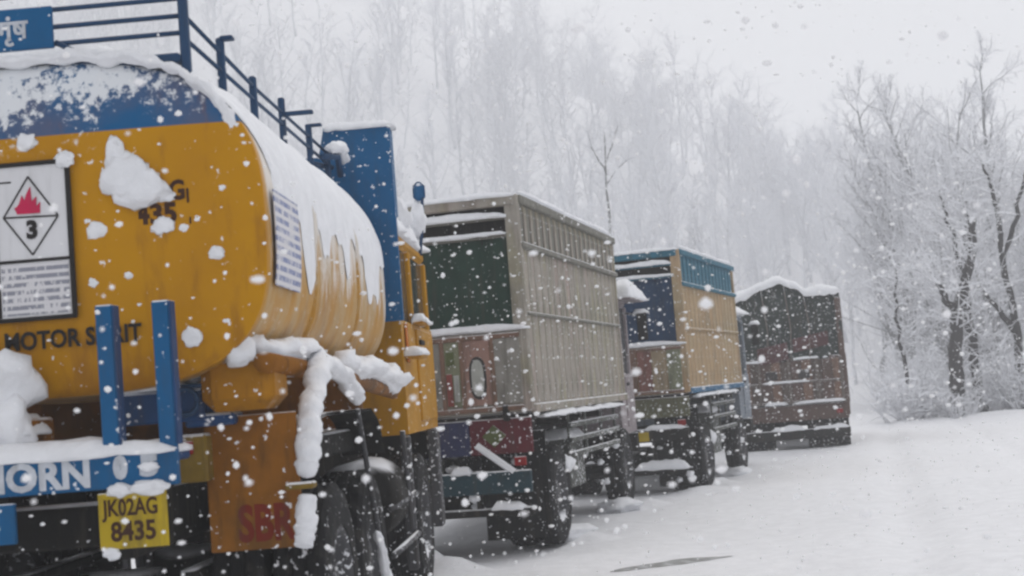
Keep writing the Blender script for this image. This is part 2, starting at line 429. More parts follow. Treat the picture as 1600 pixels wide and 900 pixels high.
# ------------------------------------------------------------------ the tanker
GRP = 'lorries queued along the snowy road'
TK = thing('tanker_lorry', 'yellow and blue fuel tanker lorry heaped with snow, nearest in the queue', 'tanker', (-2.16, 6.62, 0), R(-2.3), GRP)
HW, HH, ZC, LEN = 1.08, .76, 2.50, 4.05
def se(t, hw=HW, hh=HH, n=2.75):
    c, s = math.cos(t), math.sin(t)
    nn = n if s > 0 else 3.4
    return (hw*math.copysign(abs(c)**(2/nn), c), ZC+hh*math.copysign(abs(s)**(2/nn), s))
def tank_material():
    m, t, p = new_mat('tank_paint')
    co = nd(t, 'ShaderNodeTexCoord').outputs['Object']
    sx = nd(t, 'ShaderNodeSeparateXYZ'); t.links.new(co, sx.inputs[0]); X, Y, Z = sx.outputs
    base = mixc(t, ramp(t, Z, 2.917, 2.925), YEL, BLU)
    n1 = noise_n(t, co, 1.6, 6); base = mixc(t, mth(t, 'MULTIPLY', ramp(t, n1, .35, .75), .4), base, (.30, .12, .008))
    # rust and road grime with its own blotchy outline along the lower tank
    n2 = noise_n(t, scaled(t, co, (6, 6, 1.5)), 1.5, 6)
    low = ramp(t, Z, 2.25, 1.75)
    base = mixc(t, mth(t, 'MULTIPLY', ramp(t, mth(t, 'ADD', n2, mth(t, 'MULTIPLY', low, .2)), .55, .75), .5), base, (.22, .085, .012))
    # dull film of road salt and frost streaks on the flanks, where the wheels throw it
    side = ramp(t, Y, .03, .12)
    n3 = noise_n(t, scaled(t, co, (1, 4.5, 1.5)), 1.6, 9, .8)
    hgt = ramp(t, Z, 1.95, 2.75)
    k = ramp(t, mth(t, 'ADD', n3, mth(t, 'MULTIPLY', hgt, .30)), .57, .74)
    film = mth(t, 'ADD', mth(t, 'MULTIPLY', k, .72), .05)
    salt = ramp(t, noise_n(t, scaled(t, co, (1, 3, 1.5)), 1.7, 6, .7), .36, .62)
    base = mixc(t, mth(t, 'MULTIPLY', mth(t, 'MULTIPLY', salt, .55), side), base, (.46, .37, .22))
    base = mixc(t, mth(t, 'MULTIPLY', film, side), base, (.74, .73, .71))
    # rime crystals blown on to the top of the end plate, thicker to the left
    fr = noise_n(t, co, 24, 5, .7); fr2 = noise_n(t, co, 4.5, 4, .6)
    up = ramp(t, Z, 2.86, 3.16); lf = mth(t, 'MULTIPLY', ramp(t, X, .95, -.4), .14)
    kk = mth(t, 'ADD', mth(t, 'ADD', mth(t, 'MULTIPLY', fr, .75), mth(t, 'MULTIPLY', fr2, .5)), mth(t, 'ADD', mth(t, 'MULTIPLY', up, .17), lf))
    base = mixc(t, mth(t, 'MULTIPLY', ramp(t, kk, .76, .86), mth(t, 'MULTIPLY', ramp(t, Z, 2.80, 2.93), .9)), base, (.74, .76, .78))
    fine = noise_n(t, co, 30, 3)
    base = mixc(t, mth(t, 'MULTIPLY', ramp(t, mth(t, 'ADD', fine, mth(t, 'MULTIPLY', fr2, .25)), .80, .86), .8), base, (.8, .8, .8))
    t.links.new(base, p.inputs['Base Color']); p.inputs['Roughness'].default_value = .38; p.inputs['Specular IOR Level'].default_value = .1
    b = nd(t, 'ShaderNodeBump'); b.inputs['Strength'].default_value = .25; b.inputs['Distance'].default_value = .015
    t.links.new(noise_n(t, co, 5, 5), b.inputs['Height']); t.links.new(b.outputs[0], p.inputs['Normal'])
    return m
M['tank'] = tank_material()
NT = 72
def dish(y, sgn):
    b = B(); rings = [(1.0, 0), (.985, .018), (.94, .032), (.8, .046), (.55, .058), (.28, .064)]
    for k, dy in rings:
        for a in range(NT):
            x, z = se(2*math.pi*a/NT); b.v.append((x*k, y+sgn*dy, ZC+(z-ZC)*k))
    for q in range(len(rings)-1):
        for a in range(NT): b.f.append((q*NT+a, q*NT+(a+1) % NT, (q+1)*NT+(a+1) % NT, (q+1)*NT+a))
    c = len(b.v); b.v.append((0, y+sgn*.066, ZC)); q = len(rings)-1
    for a in range(NT): b.f.append((q*NT+a, q*NT+(a+1) % NT, c))
    return b
sh = B(); ys_ = [0, .02, .5, 1.2, 1.22, 2.0, 2.7, 2.72, 3.4, LEN]
for y in ys_:
    for a in range(NT):
        x, z = se(2*math.pi*a/NT); sh.v.append((x, y, z))
for j in range(len(ys_)-1):
    for a in range(NT): sh.f.append((j*NT+a, j*NT+(a+1) % NT, (j+1)*NT+(a+1) % NT, (j+1)*NT+a))
sh.build('tank_shell', M['tank'], TK, True)
dish(0, -1).build('tank_end', M['tank'], TK, True); dish(LEN, 1).build('tank_end', M['tank'], TK, True)
def band(y, m, k=1.012, hw_=.05):
    b = B(); prof = [(y-hw_, .99), (y-hw_, k), (y+hw_, k), (y+hw_, .99)]
    for yy, q in prof:
        for a in range(NT):
            x, z = se(2*math.pi*a/NT); b.v.append((x*q, yy, ZC+(z-ZC)*q))
    for i in range(3):
        for a in range(NT): b.f.append((i*NT+a, i*NT+(a+1) % NT, (i+1)*NT+(a+1) % NT, (i+1)*NT+a))
    return b.build('tank_band', m, TK, True)
for y in (1.25, 2.75): band(y, M['tank'])
# snow blanket over the top and down the flanks
def blanket():
    b = B(); ny, na = 110, 60
    for j in range(ny):
        y = -.03+(LEN+.06)*j/(ny-1)
        e = min(1, (j/(ny-1))*9+.05, (1-j/(ny-1))*9+.05)
        rz = 2.50+.20*N(y*1.3, 4)+.11*N(y*3.3, 8)+.03*N(y*9, 2)
        if y < .25: rz = 2.62+(.25-y)*1.2
        tr = math.asin(max(-.9, min(.98, ((rz-ZC)/HH)))**1.0)*1.0
        for i in range(na):
            u = i/(na-1); t = tr+(math.pi-2*tr)*u
            x, z = se(t)
            r = math.hypot(x, z-ZC)
            th = .012+.085*(max(0, math.sin(t))**1.6)*(.75+.6*N(x*2, y*2, 5)+.3*N(x*7, y*7, 3))
            rim = math.sqrt(max(0, 1-abs(2*u-1)**10))
            th = max(.004, th*rim*math.sqrt(e)); k = (r+th+.006*N(x*9, y*14, z*5))/r
            b.v.append((x*k, y, ZC+(z-ZC)*k))
    for j in range(ny-1):
        for i in range(na-1): b.f.append((j*na+i, j*na+i+1, (j+1)*na+i+1, (j+1)*na+i))
    return b.build('snow_cover', M['snow'], TK, True)
blanket()
snow_rope(TK, [(.97, .02, 2.86), (.88, -.02, 3.03), (.74, -.035, 3.17), (.55, -.04, 3.235), (.3, -.04, 3.262), (-.1, -.04, 3.27), (-.6, -.04, 3.235), (-.9, -.02, 3.03)], .036, .9)
# end plate: placard, lettering, stuck snow
YP = -.078
pl = part('hazard_placard', 'white', TK, (-.86, .214, YP-.004, -.052, 2.105, 2.79, .002))
for q in ((-.88, .232, YP-.014, YP-.002, 2.786, 2.806), (-.88, .228, YP-.014, YP-.002, 2.088, 2.108), (.206, .23, YP-.012, YP-.001, 2.10, 2.79), (-.88, -.86, YP-.012, YP-.001, 2.10, 2.79)):
    part('frame', 'ink', pl, q)
part('divider', 'ink', pl, (-.130, -.112, YP-.011, YP-.001, 2.11, 2.56)); part('divider', 'ink', pl, (-.85, .204, YP-.010, YP-.001, 2.352, 2.366))
part('divider', 'ink', pl, (-.85, -.125, YP-.010, YP-.001, 2.56, 2.575)); part('divider', 'ink', pl, (-.85, -.132, YP-.009, YP-.001, 2.47, 2.482)); part('divider', 'ink', pl, (-.85, -.04, YP-.008, YP-.001, 2.715, 2.722))
dT, dR, dB, dL = (.038, 2.738), (.166, 2.552), (.042, 2.385), (-.082, 2.56)
for a, c in ((dT, dR), (dR, dB), (dB, dL), (dL, dT)):
    B().tube([(a[0], YP-.006, a[1]), (c[0], YP-.006, c[1])], .004, 6).build('diamond_outline', M['ink'], pl)
B().tube([(dL[0], YP-.006, dL[1]), (dR[0], YP-.006, dR[1])], .004, 6).build('diamond_outline', M['ink'], pl)
B().prism([(-.018, 2.572), (.085, 2.570), (.088, 2.62), (.070, 2.60), (.072, 2.645), (.050, 2.625), (.046, 2.69), (.028, 2.66), (.018, 2.63), (.006, 2.655), (-.006, 2.62), (-.018, 2.605), (-.03, 2.6)], YP-.010, YP-.003).build('flame_symbol', M['flame'], pl)
text(pl, '3', .018, YP-.006, 2.462, .075, 'ink', width=.05, bold=.006)
B().box(-.105, .20, YP-.0065, YP-.003, 2.118, 2.346, .001).build('printed_lines', M['print'], pl)
B().box(-.84, -.14, YP-.0065, YP-.003, 2.118, 2.34, .001).build('printed_lines', M['print'], pl)
text(TK, 'MOTOR SPIRIT', -.118, -.066, 1.965, .078, 'ink', width=.62, bold=.003)
part('dash_mark', 'ink', TK, (-.20, -.15, -.07, -.062, 1.995, 2.01))
text(TK, 'JK02AG', .405, -.056, 2.585, .085, 'brown_ink', width=.34, bold=.004)
text(TK, '8435', .445, -.058, 2.485, .085, 'brown_ink', width=.25, bold=.005)
part('painted_mark', 'brown_ink', TK, (.742, .752, -.056, -.047, 2.565, 2.63)); part('painted_mark', 'brown_ink', TK, (.748, .756, -.056, -.047, 2.47, 2.50))
snow_blob(TK, (.475, -.07, 2.70), .105, sq=(1.0, .35, 1.0)); snow_blob(TK, (.545, -.075, 2.645), .10, sq=(1.15, .3, .9)); snow_blob(TK, (.43, -.06, 2.80), .055, sq=(.8, .4, 1.5)); snow_blob(TK, (.37, -.05, 2.70), .03, sq=(.6, .4, 3.2)); snow_blob(TK, (.65, -.06, 2.60), .035, sq=(1.2, .4, .8))
for c, s in (((.327, -.06, 2.475), .044), ((.625, -.06, 2.47), .046), ((.86, -.045, 2.33), .036), ((.72, -.05, 2.455), .022), ((.725, -.05, 1.965), .045), ((.78, -.045, 2.49), .02), ((.855, -.04, 2.50), .02), ((.90, -.04, 2.62), .018), ((.905, -.03, 2.25), .022), ((.88, -.03, 2.02), .022), ((.29, -.06, 2.52), .018), ((.30, -.06, 2.24), .022), ((.205, -.085, 2.80), .042), ((.03, -.06, 2.90), .045), ((.50, -.05, 2.13), .02), ((.46, -.06, 2.26), .018)):
    snow_blob(TK, c, s, sq=(1.05, .3, .9), sub=3)
# roof walkway: end frame, name board, side rails
for x in (-.76, .76): part('rail_post', 'rail', TK, (x-.022, x+.022, .0, .045, 3.17, 3.72))
for z, r in ((3.70, .016), (3.595, .012), (3.518, .012), (3.437, .012), (3.358, .012)): bar('rail_bar', 'rail', TK, [(-.74, .022, z), (.74, .022, z)], r, 6)
part('walkway_beam', 'rail', TK, (.25, .74, -.01, .06, 3.215, 3.262)); part('walkway_beam', 'rail', TK, (-.74, -.5, -.01, .06, 3.215, 3.262))
bar('rail_brace', 'rail', TK, [(.17, .0, 3.36), (.34, .0, 3.26)], .013, 6)
nb_ = part('name_board', 'blue', TK, (-.60, .168, -.03, -.005, 3.33, 3.525, .004))
text(nb_, '\u0917\u0943\u0902\u0937', -.085, -.032, 3.385, .085, 'white_ink', bold=.003)
for x in (-.76, .76):
    for y, z1 in ((.72, 3.50), (1.45, 3.46), (2.25, 3.50), (3.15, 3.50), (3.85, 3.47)):
        part('rail_post', 'rail', TK, (x-.02, x+.02, y-.02, y+.02, 3.15, z1))
    bar('rail_bar', 'rail', TK, [(x, .04, 3.44), (x, 1.5, 3.405), (x, 3.86, 3.42)], .011, 6); bar('rail_bar', 'rail', TK, [(x, .04, 3.33), (x, 1.5, 3.33), (x, 3.86, 3.34)], .011, 6)
part('rail_cap', 'rail', TK, (.765, .83, .69, .75, 3.485, 3.505)); part('rail_cap', 'rail', TK, (.77, .95, 2.23, 2.27, 3.385, 3.41)); part('rail_cap', 'rail', TK, (.77, .85, 3.13, 3.17, 3.48, 3.50))
snow_bed(TK, -.7, .62, .25, 3.9, 3.27, .13)
for y in (.9, 2.0, 3.1): B().tube([(0, y, 3.2), (0, y, 3.46)], .24, 20).build('manhole', M['dark_blue'], TK, True)
for y in (.9, 2.0, 3.1): snow_bed(TK, -.25, .25, y-.25, y+.25, 3.46, .09)
# flank placard follows the curve of the shell
def flank(y0, y1, z0, z1, m, off, name, label=None):
    b = B()
    def fn(u, v):
        z = z0+(z1-z0)*v; s = (z-ZC)/HH; q = abs(s)**(2.75 if s > 0 else 3.4)
        return (HW*(1-q)**(1/(2.75 if s > 0 else 3.4))+off, y0+(y1-y0)*u, z)
    b.grid(5, 9, fn); k = len(b.v)
    b.v += [(x-.006, y, z) for x, y, z in b.v[:]]
    b.f += [tuple(i+k for i in q)[::-1] for q in b.f[:]]
    nx_, ny_ = 5, 9; ring = list(range(nx_))+[j*nx_+nx_-1 for j in range(1, ny_)]+[(ny_-1)*nx_+i for i in range(nx_-2, -1, -1)]+[j*nx_ for j in range(ny_-2, 0, -1)]
    for a, c in zip(ring, ring[1:]+ring[:1]): b.f.append((a, c, c+k, a+k))
    return b.build(name, m, TK, False, label)
flank(.12, .70, 2.18, 2.62, M['print_blue'], .022, 'flank_placard')
for s in (1,): text(TK, 'DANGER', 1.095, 1.35, 2.22, .12, 'red_ink', width=.8, rot=(R(90), 0, R(90))) if False else None
# pipe with thick snow along the lower flank, walkway bracket
bar('side_pipe', 'rust', TK, [(1.02, .05, 1.83), (1.06, 1.5, 1.80), (1.06, 4.2, 1.68)], .05, 10)
bar('side_pipe', 'rust', TK, [(-1.02, .05, 1.83), (-1.06, 1.5, 1.80), (-1.06, 4.2, 1.68)], .05, 10)
snow_rope(TK, [(.86, .1, 1.93), (.98, .16, 1.90), (1.04, .6, 1.88), (1.08, 1.2, 1.89)], .055, .9)
snow_rope(TK, [(1.09, 1.75, 1.86), (1.10, 2.8, 1.80), (1.10, 4.25, 1.73)], .085, .9)
for x0, x1 in ((.70, 1.04), (-1.04, -.70)): part('tank_saddle', 'saddle', TK, (x0, x1, .10, .5, 1.62, 1.90, .06))
for y in (1.6, 3.4): part('tank_saddle', 'rust', TK, (-.95, .95, y-.06, y+.06, 1.42, 1.80))
snow_blob(TK, (.90, .06, 1.90), .075, sq=(1, .8, 1.1))
# chassis
for s in (-1, 1): part('chassis_rail', 'under', TK, (s*.42-.045, s*.42+.045, -.2, 6.6, 1.02, 1.30))
for y in (.1, 1.7, 3.3, 4.6): part('cross_member', 'under', TK, (-.375, .375, y-.06, y+.06, 1.06, 1.26))
part('under_tray', 'under', TK, (-.95, .95, .35, 4.1, 1.32, 1.46))
axle(TK, .95, 1.12, .66); axle(TK, .95, 2.34, .66); axle(TK, .95, 5.35, .64)
for y in (1.12, 2.34):
    for s in (-1, 1):
        wheel(TK, s*1.0, y, .66, .56, .27, s); wheel(TK, s*.70, y, .66, .56, .27, s)
for s in (-1, 1): wheel(TK, s*.98, 5.35, .64, .55, .28, s)
# rear: bumper board, lettering, uprights, number plate, step
bp = part('rear_bumper', 'blue', TK, (-.78, .718, -.39, -.34, 1.333, 1.487, .006))
text(bp, 'HORN', -.135, -.392, 1.353, .113, 'white_ink', width=.475, bold=.006)
text(bp, '0', .455, -.392, 1.385, .075, 'white_ink', width=.062, bold=.014); text(bp, '5', .565, -.392, 1.385, .075, 'white_ink', width=.08, bold=.010)
for x in (-.5, .52): part('bumper_bracket', 'under', TK, (x-.05, x+.05, -.34, .1, 1.30, 1.38))
snow_bed(TK, -.77, .715, -.41, -.12, 1.487, .09); part('rear_shelf', 'dark_blue', TK, (-.75, .70, -.335, -.10, 1.43, 1.475))
for s, x in ((1, .437), (1, .68), (-1, -.437), (-1, -.68)): part('upright', 'blue', TK, (x-.0375, x+.0375, -.372, -.342, 1.40, 2.112)); 
for x in (.437, .68): part('upright_flange', 'dark_blue', TK, (x+.0375, x+.046, -.372, -.30, 1.50, 2.108))
np_ = part('number_plate', 'plate', TK, (.376, .668, -.402, -.392, 1.083, 1.318, .003))
text(np_, 'JK02AG', .398, -.404, 1.222, .068, 'brown_ink', width=.235, bold=.002); text(np_, '8435', .425, -.404, 1.118, .078, 'brown_ink', width=.19, bold=.003)
part('plate_bracket', 'under', TK, (.45, .60, -.39, -.30, 1.10, 1.34))
snow_blob(TK, (.475, -.405, 1.325), .05, sq=(1.1, .6, .55)); snow_blob(TK, (.60, -.405, 1.33), .06, sq=(1.3, .6, .55)); snow_blob(TK, (.60, -.40, 1.415), .03, sq=(1.4, .4, .6)); snow_blob(TK, (.425, -.405, 1.065), .028, sq=(1.3, .7, .9))
st = part('step_plate', 'blue', TK, (-.30, .018, -.40, -.37, 1.135, 1.305, .004)); part('step_hanger', 'under', TK, (-.22, -.18, -.368, -.34, 1.2, 1.36)); part('step_hanger', 'under', TK, (-.06, -.02, -.368, -.34, 1.2, 1.36))
# valve box and heaped snow
part('valve_box', 'dark_blue', TK, (.26, .70, .18, .42, 1.59, 1.74)); part('valve_box_lid', 'rail', TK, (.24, .72, .16, .44, 1.742, 1.762))
vf = part('valve_flange', 'dark_blue', TK, (.60, .83, .20, .40, 1.56, 1.62)); bar('valve_pipe', 'dark_blue', TK, [(.66, .3, 1.60), (.74, .24, 1.70), (.80, .2, 1.74)], .045, 10)
bar('valve_wheel', 'rail', TK, [(.62+.06*math.cos(a*.5236), .16, 1.68+.06*math.sin(a*.5236)) for a in range(13)], .012, 6)
snow_bed(TK, .24, .62, .12, .44, 1.76, .10); snow_blob(TK, (.63, .27, 1.86), .10, sq=(1.25, 1, .85)); snow_blob(TK, (.74, .24, 1.79), .06)
part('valve_cabinet', 'rust', TK, (-.80, .03, -.20, .1, 1.44, 1.66)); snow_blob(TK, (-.14, -.18, 1.80), .155, sq=(1.3, .8, 1.05)); snow_blob(TK, (-.05, -.22, 1.62), .13, sq=(.75, .6, 1.2)); snow_blob(TK, (-.36, -.18, 1.72), .20, sq=(1.3, .8, 1)); snow_bed(TK, -.80, .05, -.26, .1, 1.60, .2)
part('small_box', 'olive', TK, (.56, .70, .18, .34, 1.31, 1.53)); part('tail_lamp', 'lamp_red', TK, (.57, .64, .165, .185, 1.44, 1.50))
# mudguards and flap
fl = part('mud_flap', 'rust', TK, (.665, 1.10, .285, .305, .975, 1.60, .004)); text(fl, 'SBR', .80, .283, 1.02, .16, 'red_ink', width=.27, bold=.008)
part('mud_flap', 'rust', TK, (-1.10, -.665, .285, .305, .975, 1.60, .004))
for s in (-1, 1):
    b = B(); arc = [(.31, 1.58)]+[(1.12+.72*math.cos(a), .70+.72*math.sin(a)) for a in [R(155-q*12) for q in range(0, 7)]]
    arc = [(.33, 1.42), (.40, 1.48), (.62, 1.56), (.95, 1.58), (2.5, 1.58), (2.8, 1.5), (3.0, 1.3)]
    def mg(u, v):
        k = u*(len(arc)-1); i = min(int(k), len(arc)-2); f_ = k-i
        y = arc[i][0]*(1-f_)+arc[i+1][0]*f_; z = arc[i][1]*(1-f_)+arc[i+1][1]*f_
        return (s*(.86+.28*v), y, z)
    b.grid(22, 3, mg); k = len(b.v); b.v += [(x, y, z-.012) for x, y, z in b.v[:]]; b.f += [tuple(i+k for i in q)[::-1] for q in b.f[:]]
    b.build('mudguard', M['under'], TK, True)
snow_rope(TK, [(1.13, .12, .98), (1.145, .15, 1.08), (1.15, .18, 1.22)], .052, .28)
snow_rope(TK, [(1.15, .20, 1.29), (1.155, .26, 1.42), (1.16, .38, 1.60), (1.15, .62, 1.75), (1.12, 1.0, 1.86)], .06, .3)
snow_rope(TK, [(1.13, .95, 1.84), (1.15, 1.5, 1.74), (1.15, 1.95, 1.62)], .058, .4)
part('flap_clamp', 'olive', TK, (1.06, 1.19, .13, .22, 1.245, 1.275))
bar('side_strut', 'rim', TK, [(1.15, 1.86, 1.58), (1.16, 2.12, 1.1), (1.16, 2.5, .5)], .017, 6); bar('side_strut', 'rim', TK, [(1.15, 3.9, 1.4), (1.16, 4.0, .7)], .02, 6)
snow_rope(TK, [(1.165, 2.2, .86), (1.175, 2.5, .48), (1.18, 2.7, .2)], .03, .5)
for z in (.62, .92): bar('side_guard', 'rim', TK, [(1.14, 3.05, z), (1.14, 4.5, z)], .025, 6)
B().tube([(.88, 3.15, .95), (.88, 4.1, .95)], .28, 20).build('fuel_tank', M['under'], TK, True)
# headboard between tank and cab, raised at both wings
B().prism([(-1.18, 2.2), (1.18, 2.2), (1.18, 3.655), (.69, 3.665), (.64, 3.45), (-.64, 3.45), (-.69, 3.665), (-1.18, 3.655)], 4.20, 4.26).build('headboard', M['blue'], TK)
snow_bed(TK, .68, 1.2, 4.17, 4.42, 3.66, .06); snow_bed(TK, -1.2, -.68, 4.17, 4.42, 3.66, .06)
part('headboard_box', 'blue', TK, (.69, 1.175, 4.262, 4.42, 2.98, 3.65)); part('headboard_box', 'blue', TK, (-1.175, -.69, 4.262, 4.42, 2.98, 3.65))
bar('ladder_pipe', 'rail', TK, [(.82, 3.3, 3.30), (.86, 3.7, 3.36), (.80, 4.15, 3.30)], .022, 8); bar('ladder_pipe', 'rail', TK, [(.70, 3.4, 3.28), (.74, 4.15, 3.36)], .02, 8)
snow_rope(TK, [(.86, 3.45, 3.37), (.88, 3.75, 3.42), (.84, 4.1, 3.38)], .05, .5)
# cab
cab(TK, 4.45, 6.75, 1.36, 2.22, 2.94, 1.13, 'yellow')
snow_bed(TK, -1.12, 1.14, 4.42, 6.6, 2.94, .42, rag=.06); snow_blob(TK, (.98, 4.75, 3.2), .17, sq=(.9, 1.6, 1.1)); snow_blob(TK, (1.0, 5.5, 3.15), .16, sq=(.9, 2.2, .9)); snow_blob(TK, (1.12, 6.4, 3.2), .09, sq=(.8, .8, 1.6))
part('cab_trim', 'lamp_amber', TK, (1.137, 1.15, 4.62, 4.72, 1.9, 2.2)); 
bar('mirror_arm', 'rail', TK, [(1.12, 6.35, 2.88), (1.16, 6.42, 3.2), (1.17, 6.42, 3.42)], .015, 6)
part('mirror', 'blue', TK, (1.09, 1.20, 6.39, 6.45, 3.36, 3.54, .04)); 
part('cab_step', 'yellow', TK, (1.13, 1.26, 4.55, 5.0, 1.93, 1.97)); snow_bed(TK, 1.12, 1.28, 4.5, 5.05, 1.97, .06)
part('window_ledge', 'yellow', TK, (1.13, 1.22, 5.2, 5.75, 2.22, 2.25)); snow_bed(TK, 1.12, 1.24, 5.15, 5.8, 2.25, .07)
part('cab_skirt', 'rim', TK, (1.05, 1.13, 4.5, 4.56, .35, 1.35)); part('cab_skirt', 'rim', TK, (1.06, 1.15, 6.35, 6.6, .5, 1.36)); part('cab_skirt', 'rim', TK, (-1.13, -1.05, 4.5, 4.56, .35, 1.35))

# ------------------------------------------------------------------ goods lorries
def lorry(label, loc, rz, P):
    T = thing('goods_lorry', label, 'lorry', loc, rz, GRP)
    W = 1.2; zb, zt, L = P['zb'], P['zt'], P['L']; zo = P.get('ground', 0.0)
    m_side, m_post, m_top, m_tail = P['side'], P['post'], P['top'], P['tail']
    # floor, chassis
    part('bed_floor', 'under', T, (-W+.03, W-.03, .02, L-.02, zb-.09, zb-.005))
    for s in (-1, 1): part('chassis_rail', 'under', T, (s*.4-.04, s*.4+.04, .15, L+1.0, zb-.36, zb-.12))
    for y in (.25, 1.4, 2.6, 3.8): part('cross_member', 'under', T, (-W+.05, W-.05, y-.05, y+.05, zb-.17, zb-.095))
    zs = P['slot']
    nb = P['nbat']
    for s in (-1, 1):
        part('side_panel', m_side, T, (s*(W-.035)-.02, s*(W-.035)+.02, .05, L-.05, zb, zs))
        bat = B().box(-.012, .012, -.045, .045, zb+.02, P.get('bat_top', zt-.06)).mesh('batten'); bat.materials.append(m_post)
        for k in range(nb):
            link('batten', bat, T, loc=(s*(W-.020), .12+(L-.24)*k/(nb-1), 0))
        pln = B().box(-.012, .012, -P['slat_w'], P['slat_w'], zs+.05, zt-.06).mesh('plank'); pln.materials.append(m_top)
        for k in range(nb-1):
            y = .12+(L-.24)*(k+.5)/(nb-1)
            for o_ in (-.03,): link('plank', pln, T, loc=(s*(W-.03), y+.03*N(k, s), .01*N(k*2, 3)))
        for z, h_, m_ in ((zs-.02, .06, m_top), (zt-.09, .09, m_top), (zb-.02, .09, P['skirt'])):
            part('side_rail', m_, T, (s*(W+.012)-.03, s*(W+.012)+.03, .03, L-.03, z, z+h_))
        part('side_rail', P['mid'], T, (s*(W+.01)-.022, s*(W+.01)+.022, .06, L-.06, zb+(zs-zb)*.58, zb+(zs-zb)*.58+.03))
        part('corner_post', m_post, T, (s*(W-.05)-.07, s*(W-.05)+.07, -.02, .08, zb, zt))
        part('corner_post', m_post, T, (s*(W-.05)-.06, s*(W-.05)+.06, L-.09, L-.01, zb, zt))
        snow_rope(T, [(s*W, .05, zt+.02), (s*W, L*.5, zt+.02), (s*W, L-.05, zt+.02)], .04, .5, sub=14)
        if P.get('crown'):
            part('crown_side', m_top, T, (s*(W-.02)-.02, s*(W-.02)+.02, L, L+.75, zt-.55, zt-.04))
    part('front_wall', m_side, T, (-W+.1, W-.1, L-.08, L-.03, zb, zt-.05))
    # load under a snowy tarpaulin
    b = B()
    def load(u, v):
        x = -W+.12+(2*W-.24)*u; y = .15+(L-.3)*v
        return (x, y, zt-.24+P.get('hump', .12)*math.sin(math.pi*u)**.7*(1+.3*N(y*1.5, 2))+.05*N(x*3, y*2, 4))
    b.grid(20, 30, load); b.build('load_cover', P['tarp'], T, True)
    snow_bed(T, -W+.08, W-.08, .1, L-.1, zt-.2, .2, rag=.02, step=.1)
    # tail: top beam, bars, tarpaulin, gate
    part('top_beam', P.get('beam', m_post), T, (-W+.02, W-.02, -.035, .05, zt-.11, zt)); snow_bed(T, -W, W, -.05, .09, zt, .05, step=.05)
    part('tail_bar', m_top, T, (-W+.1, W-.1, -.02, .04, zt-.24, zt-.19)); snow_bed(T, -W+.1, W-.1, -.06, .07, zt-.20, .07)
    part('tail_bar', m_top, T, (-W+.1, W-.1, -.02, .04, zt-.42, zt-.37)); snow_bed(T, -W+.1, W-.1, -.05, .06, zt-.375, .04)
    ztop, zg = zt-.41, P['zg']
    b = B()
    def tp(u, v):
        x = -W+.09+(2*W-.18)*u; z = zg-.02+(ztop-zg+.02)*v
        fold = .034*math.sin(x*17+2*N(x*3, z*2))*(.4+.6*v)+.02*N(x*5, z*4, 6)
        return (x, .035+fold, z)
    b.grid(60, 24, tp); b.build('tail_tarpaulin', P['tarp'], T, True)
    part('tarp_backing', 'under', T, (-W+.1, W-.1, .075, .10, zg-.1, ztop+.35))
    snow_bed(T, -W-.01, W+.02, -.075, .06, zg, .06)
    tg = part('tailgate', m_tail, T, (-W+.03, W-.03, -.03, .03, zb, zg-.02))
    P['gate'](T, tg, W, zb, zg)
    # lower tail
    P['rear'](T, W, zb, zo)
    # wheels
    r = P['r']
    for y in P['wr']:
        axle(T, 1.0, y, zo+r)
        for s in (-1, 1):
            wheel(T, s*1.05, y, zo+r, r, .26, s); wheel(T, s*.76, y, zo+r, r, .26, s)
    axle(T, 1.0, P['wf'], zo+r)
    for s in (-1, 1):
        wheel(T, s*1.03, P['wf'], zo+r, r, .26, s)
        part('mud_flap', 'black', T, (s*.95-.25, s*.95+.25, P['wr'][0]-r-.17, P['wr'][0]-r-.15, zo+.22, zb-.2))
        # side guards with snow on them
        for z in P['guard']:
            part('side_guard', P['gmat'], T, (s*(W-.03)-.02, s*(W-.03)+.02, P['wr'][-1]+r+.15, P['wf']-r-.1, z, z+.06))
        for k in range(4):
            y = P['wr'][-1]+r+.2+k*(P['wf']-P['wr'][-1]-2*r-.35)/3
            part('guard_post', P['gmat'], T, (s*(W-.06)-.015, s*(W-.06)+.015, y-.02, y+.02, min(P['guard'])-.05, zb-.09))
        snow_bed(T, s*W-.08, s*W+.06, .35, P['wf']-r, zb-.06, .05, step=.05)
        part('tool_box', P['gmat'], T, (s*.86-.2, s*.86+.2, 2.2, 3.0, zo+.5, zb-.35))
        snow_bed(T, s*.86-.22, s*.86+.22, 2.15, 3.05, zb-.35, .12)
        if s > 0:
            snow_blob(T, (W-.06, P['wr'][0]+r*.75, zo+r*1.55), .13, sq=(.8, 1.2, .8)); snow_blob(T, (W-.12, P['wr'][0]+r*.95, zo+.05), .26, sq=(1.1, 1.3, .42)); snow_blob(T, (W-.12, P['wf']-r*1.0, zo+.05), .26, sq=(1.1, 1.3, .4))
    rr_ = random.Random(int(L*100))
    for k in range(9):
        y = rr_.uniform(.0, P['wf']); snow_blob(T, (W-rr_.uniform(.05, .35), y, zo+rr_.uniform(.25, 1.0)), rr_.uniform(.035, .085), sq=(.8, 1.2, .7), sub=2)
    for k in range(6): snow_blob(T, (rr_.uniform(-.9, 1.0), rr_.uniform(-.05, .3), zo+rr_.uniform(.3, 1.0)), rr_.uniform(.03, .07), sq=(1.3, .8, .7), sub=2)
    B().tube([(-.88, 3.1, zo+.7), (-.88, 3.9, zo+.7)], .26, 18).build('fuel_tank', M['under'], T, True)
    # cab
    y0 = L+.06
    cab(T, y0, y0+P['cab'], zo+.95, zo+1.75, P['zc'], 1.12, P['cabm'])
    snow_bed(T, -1.14, 1.2, y0-.02, y0+P['cab']-.02, P['zc'], .2, rag=.05)
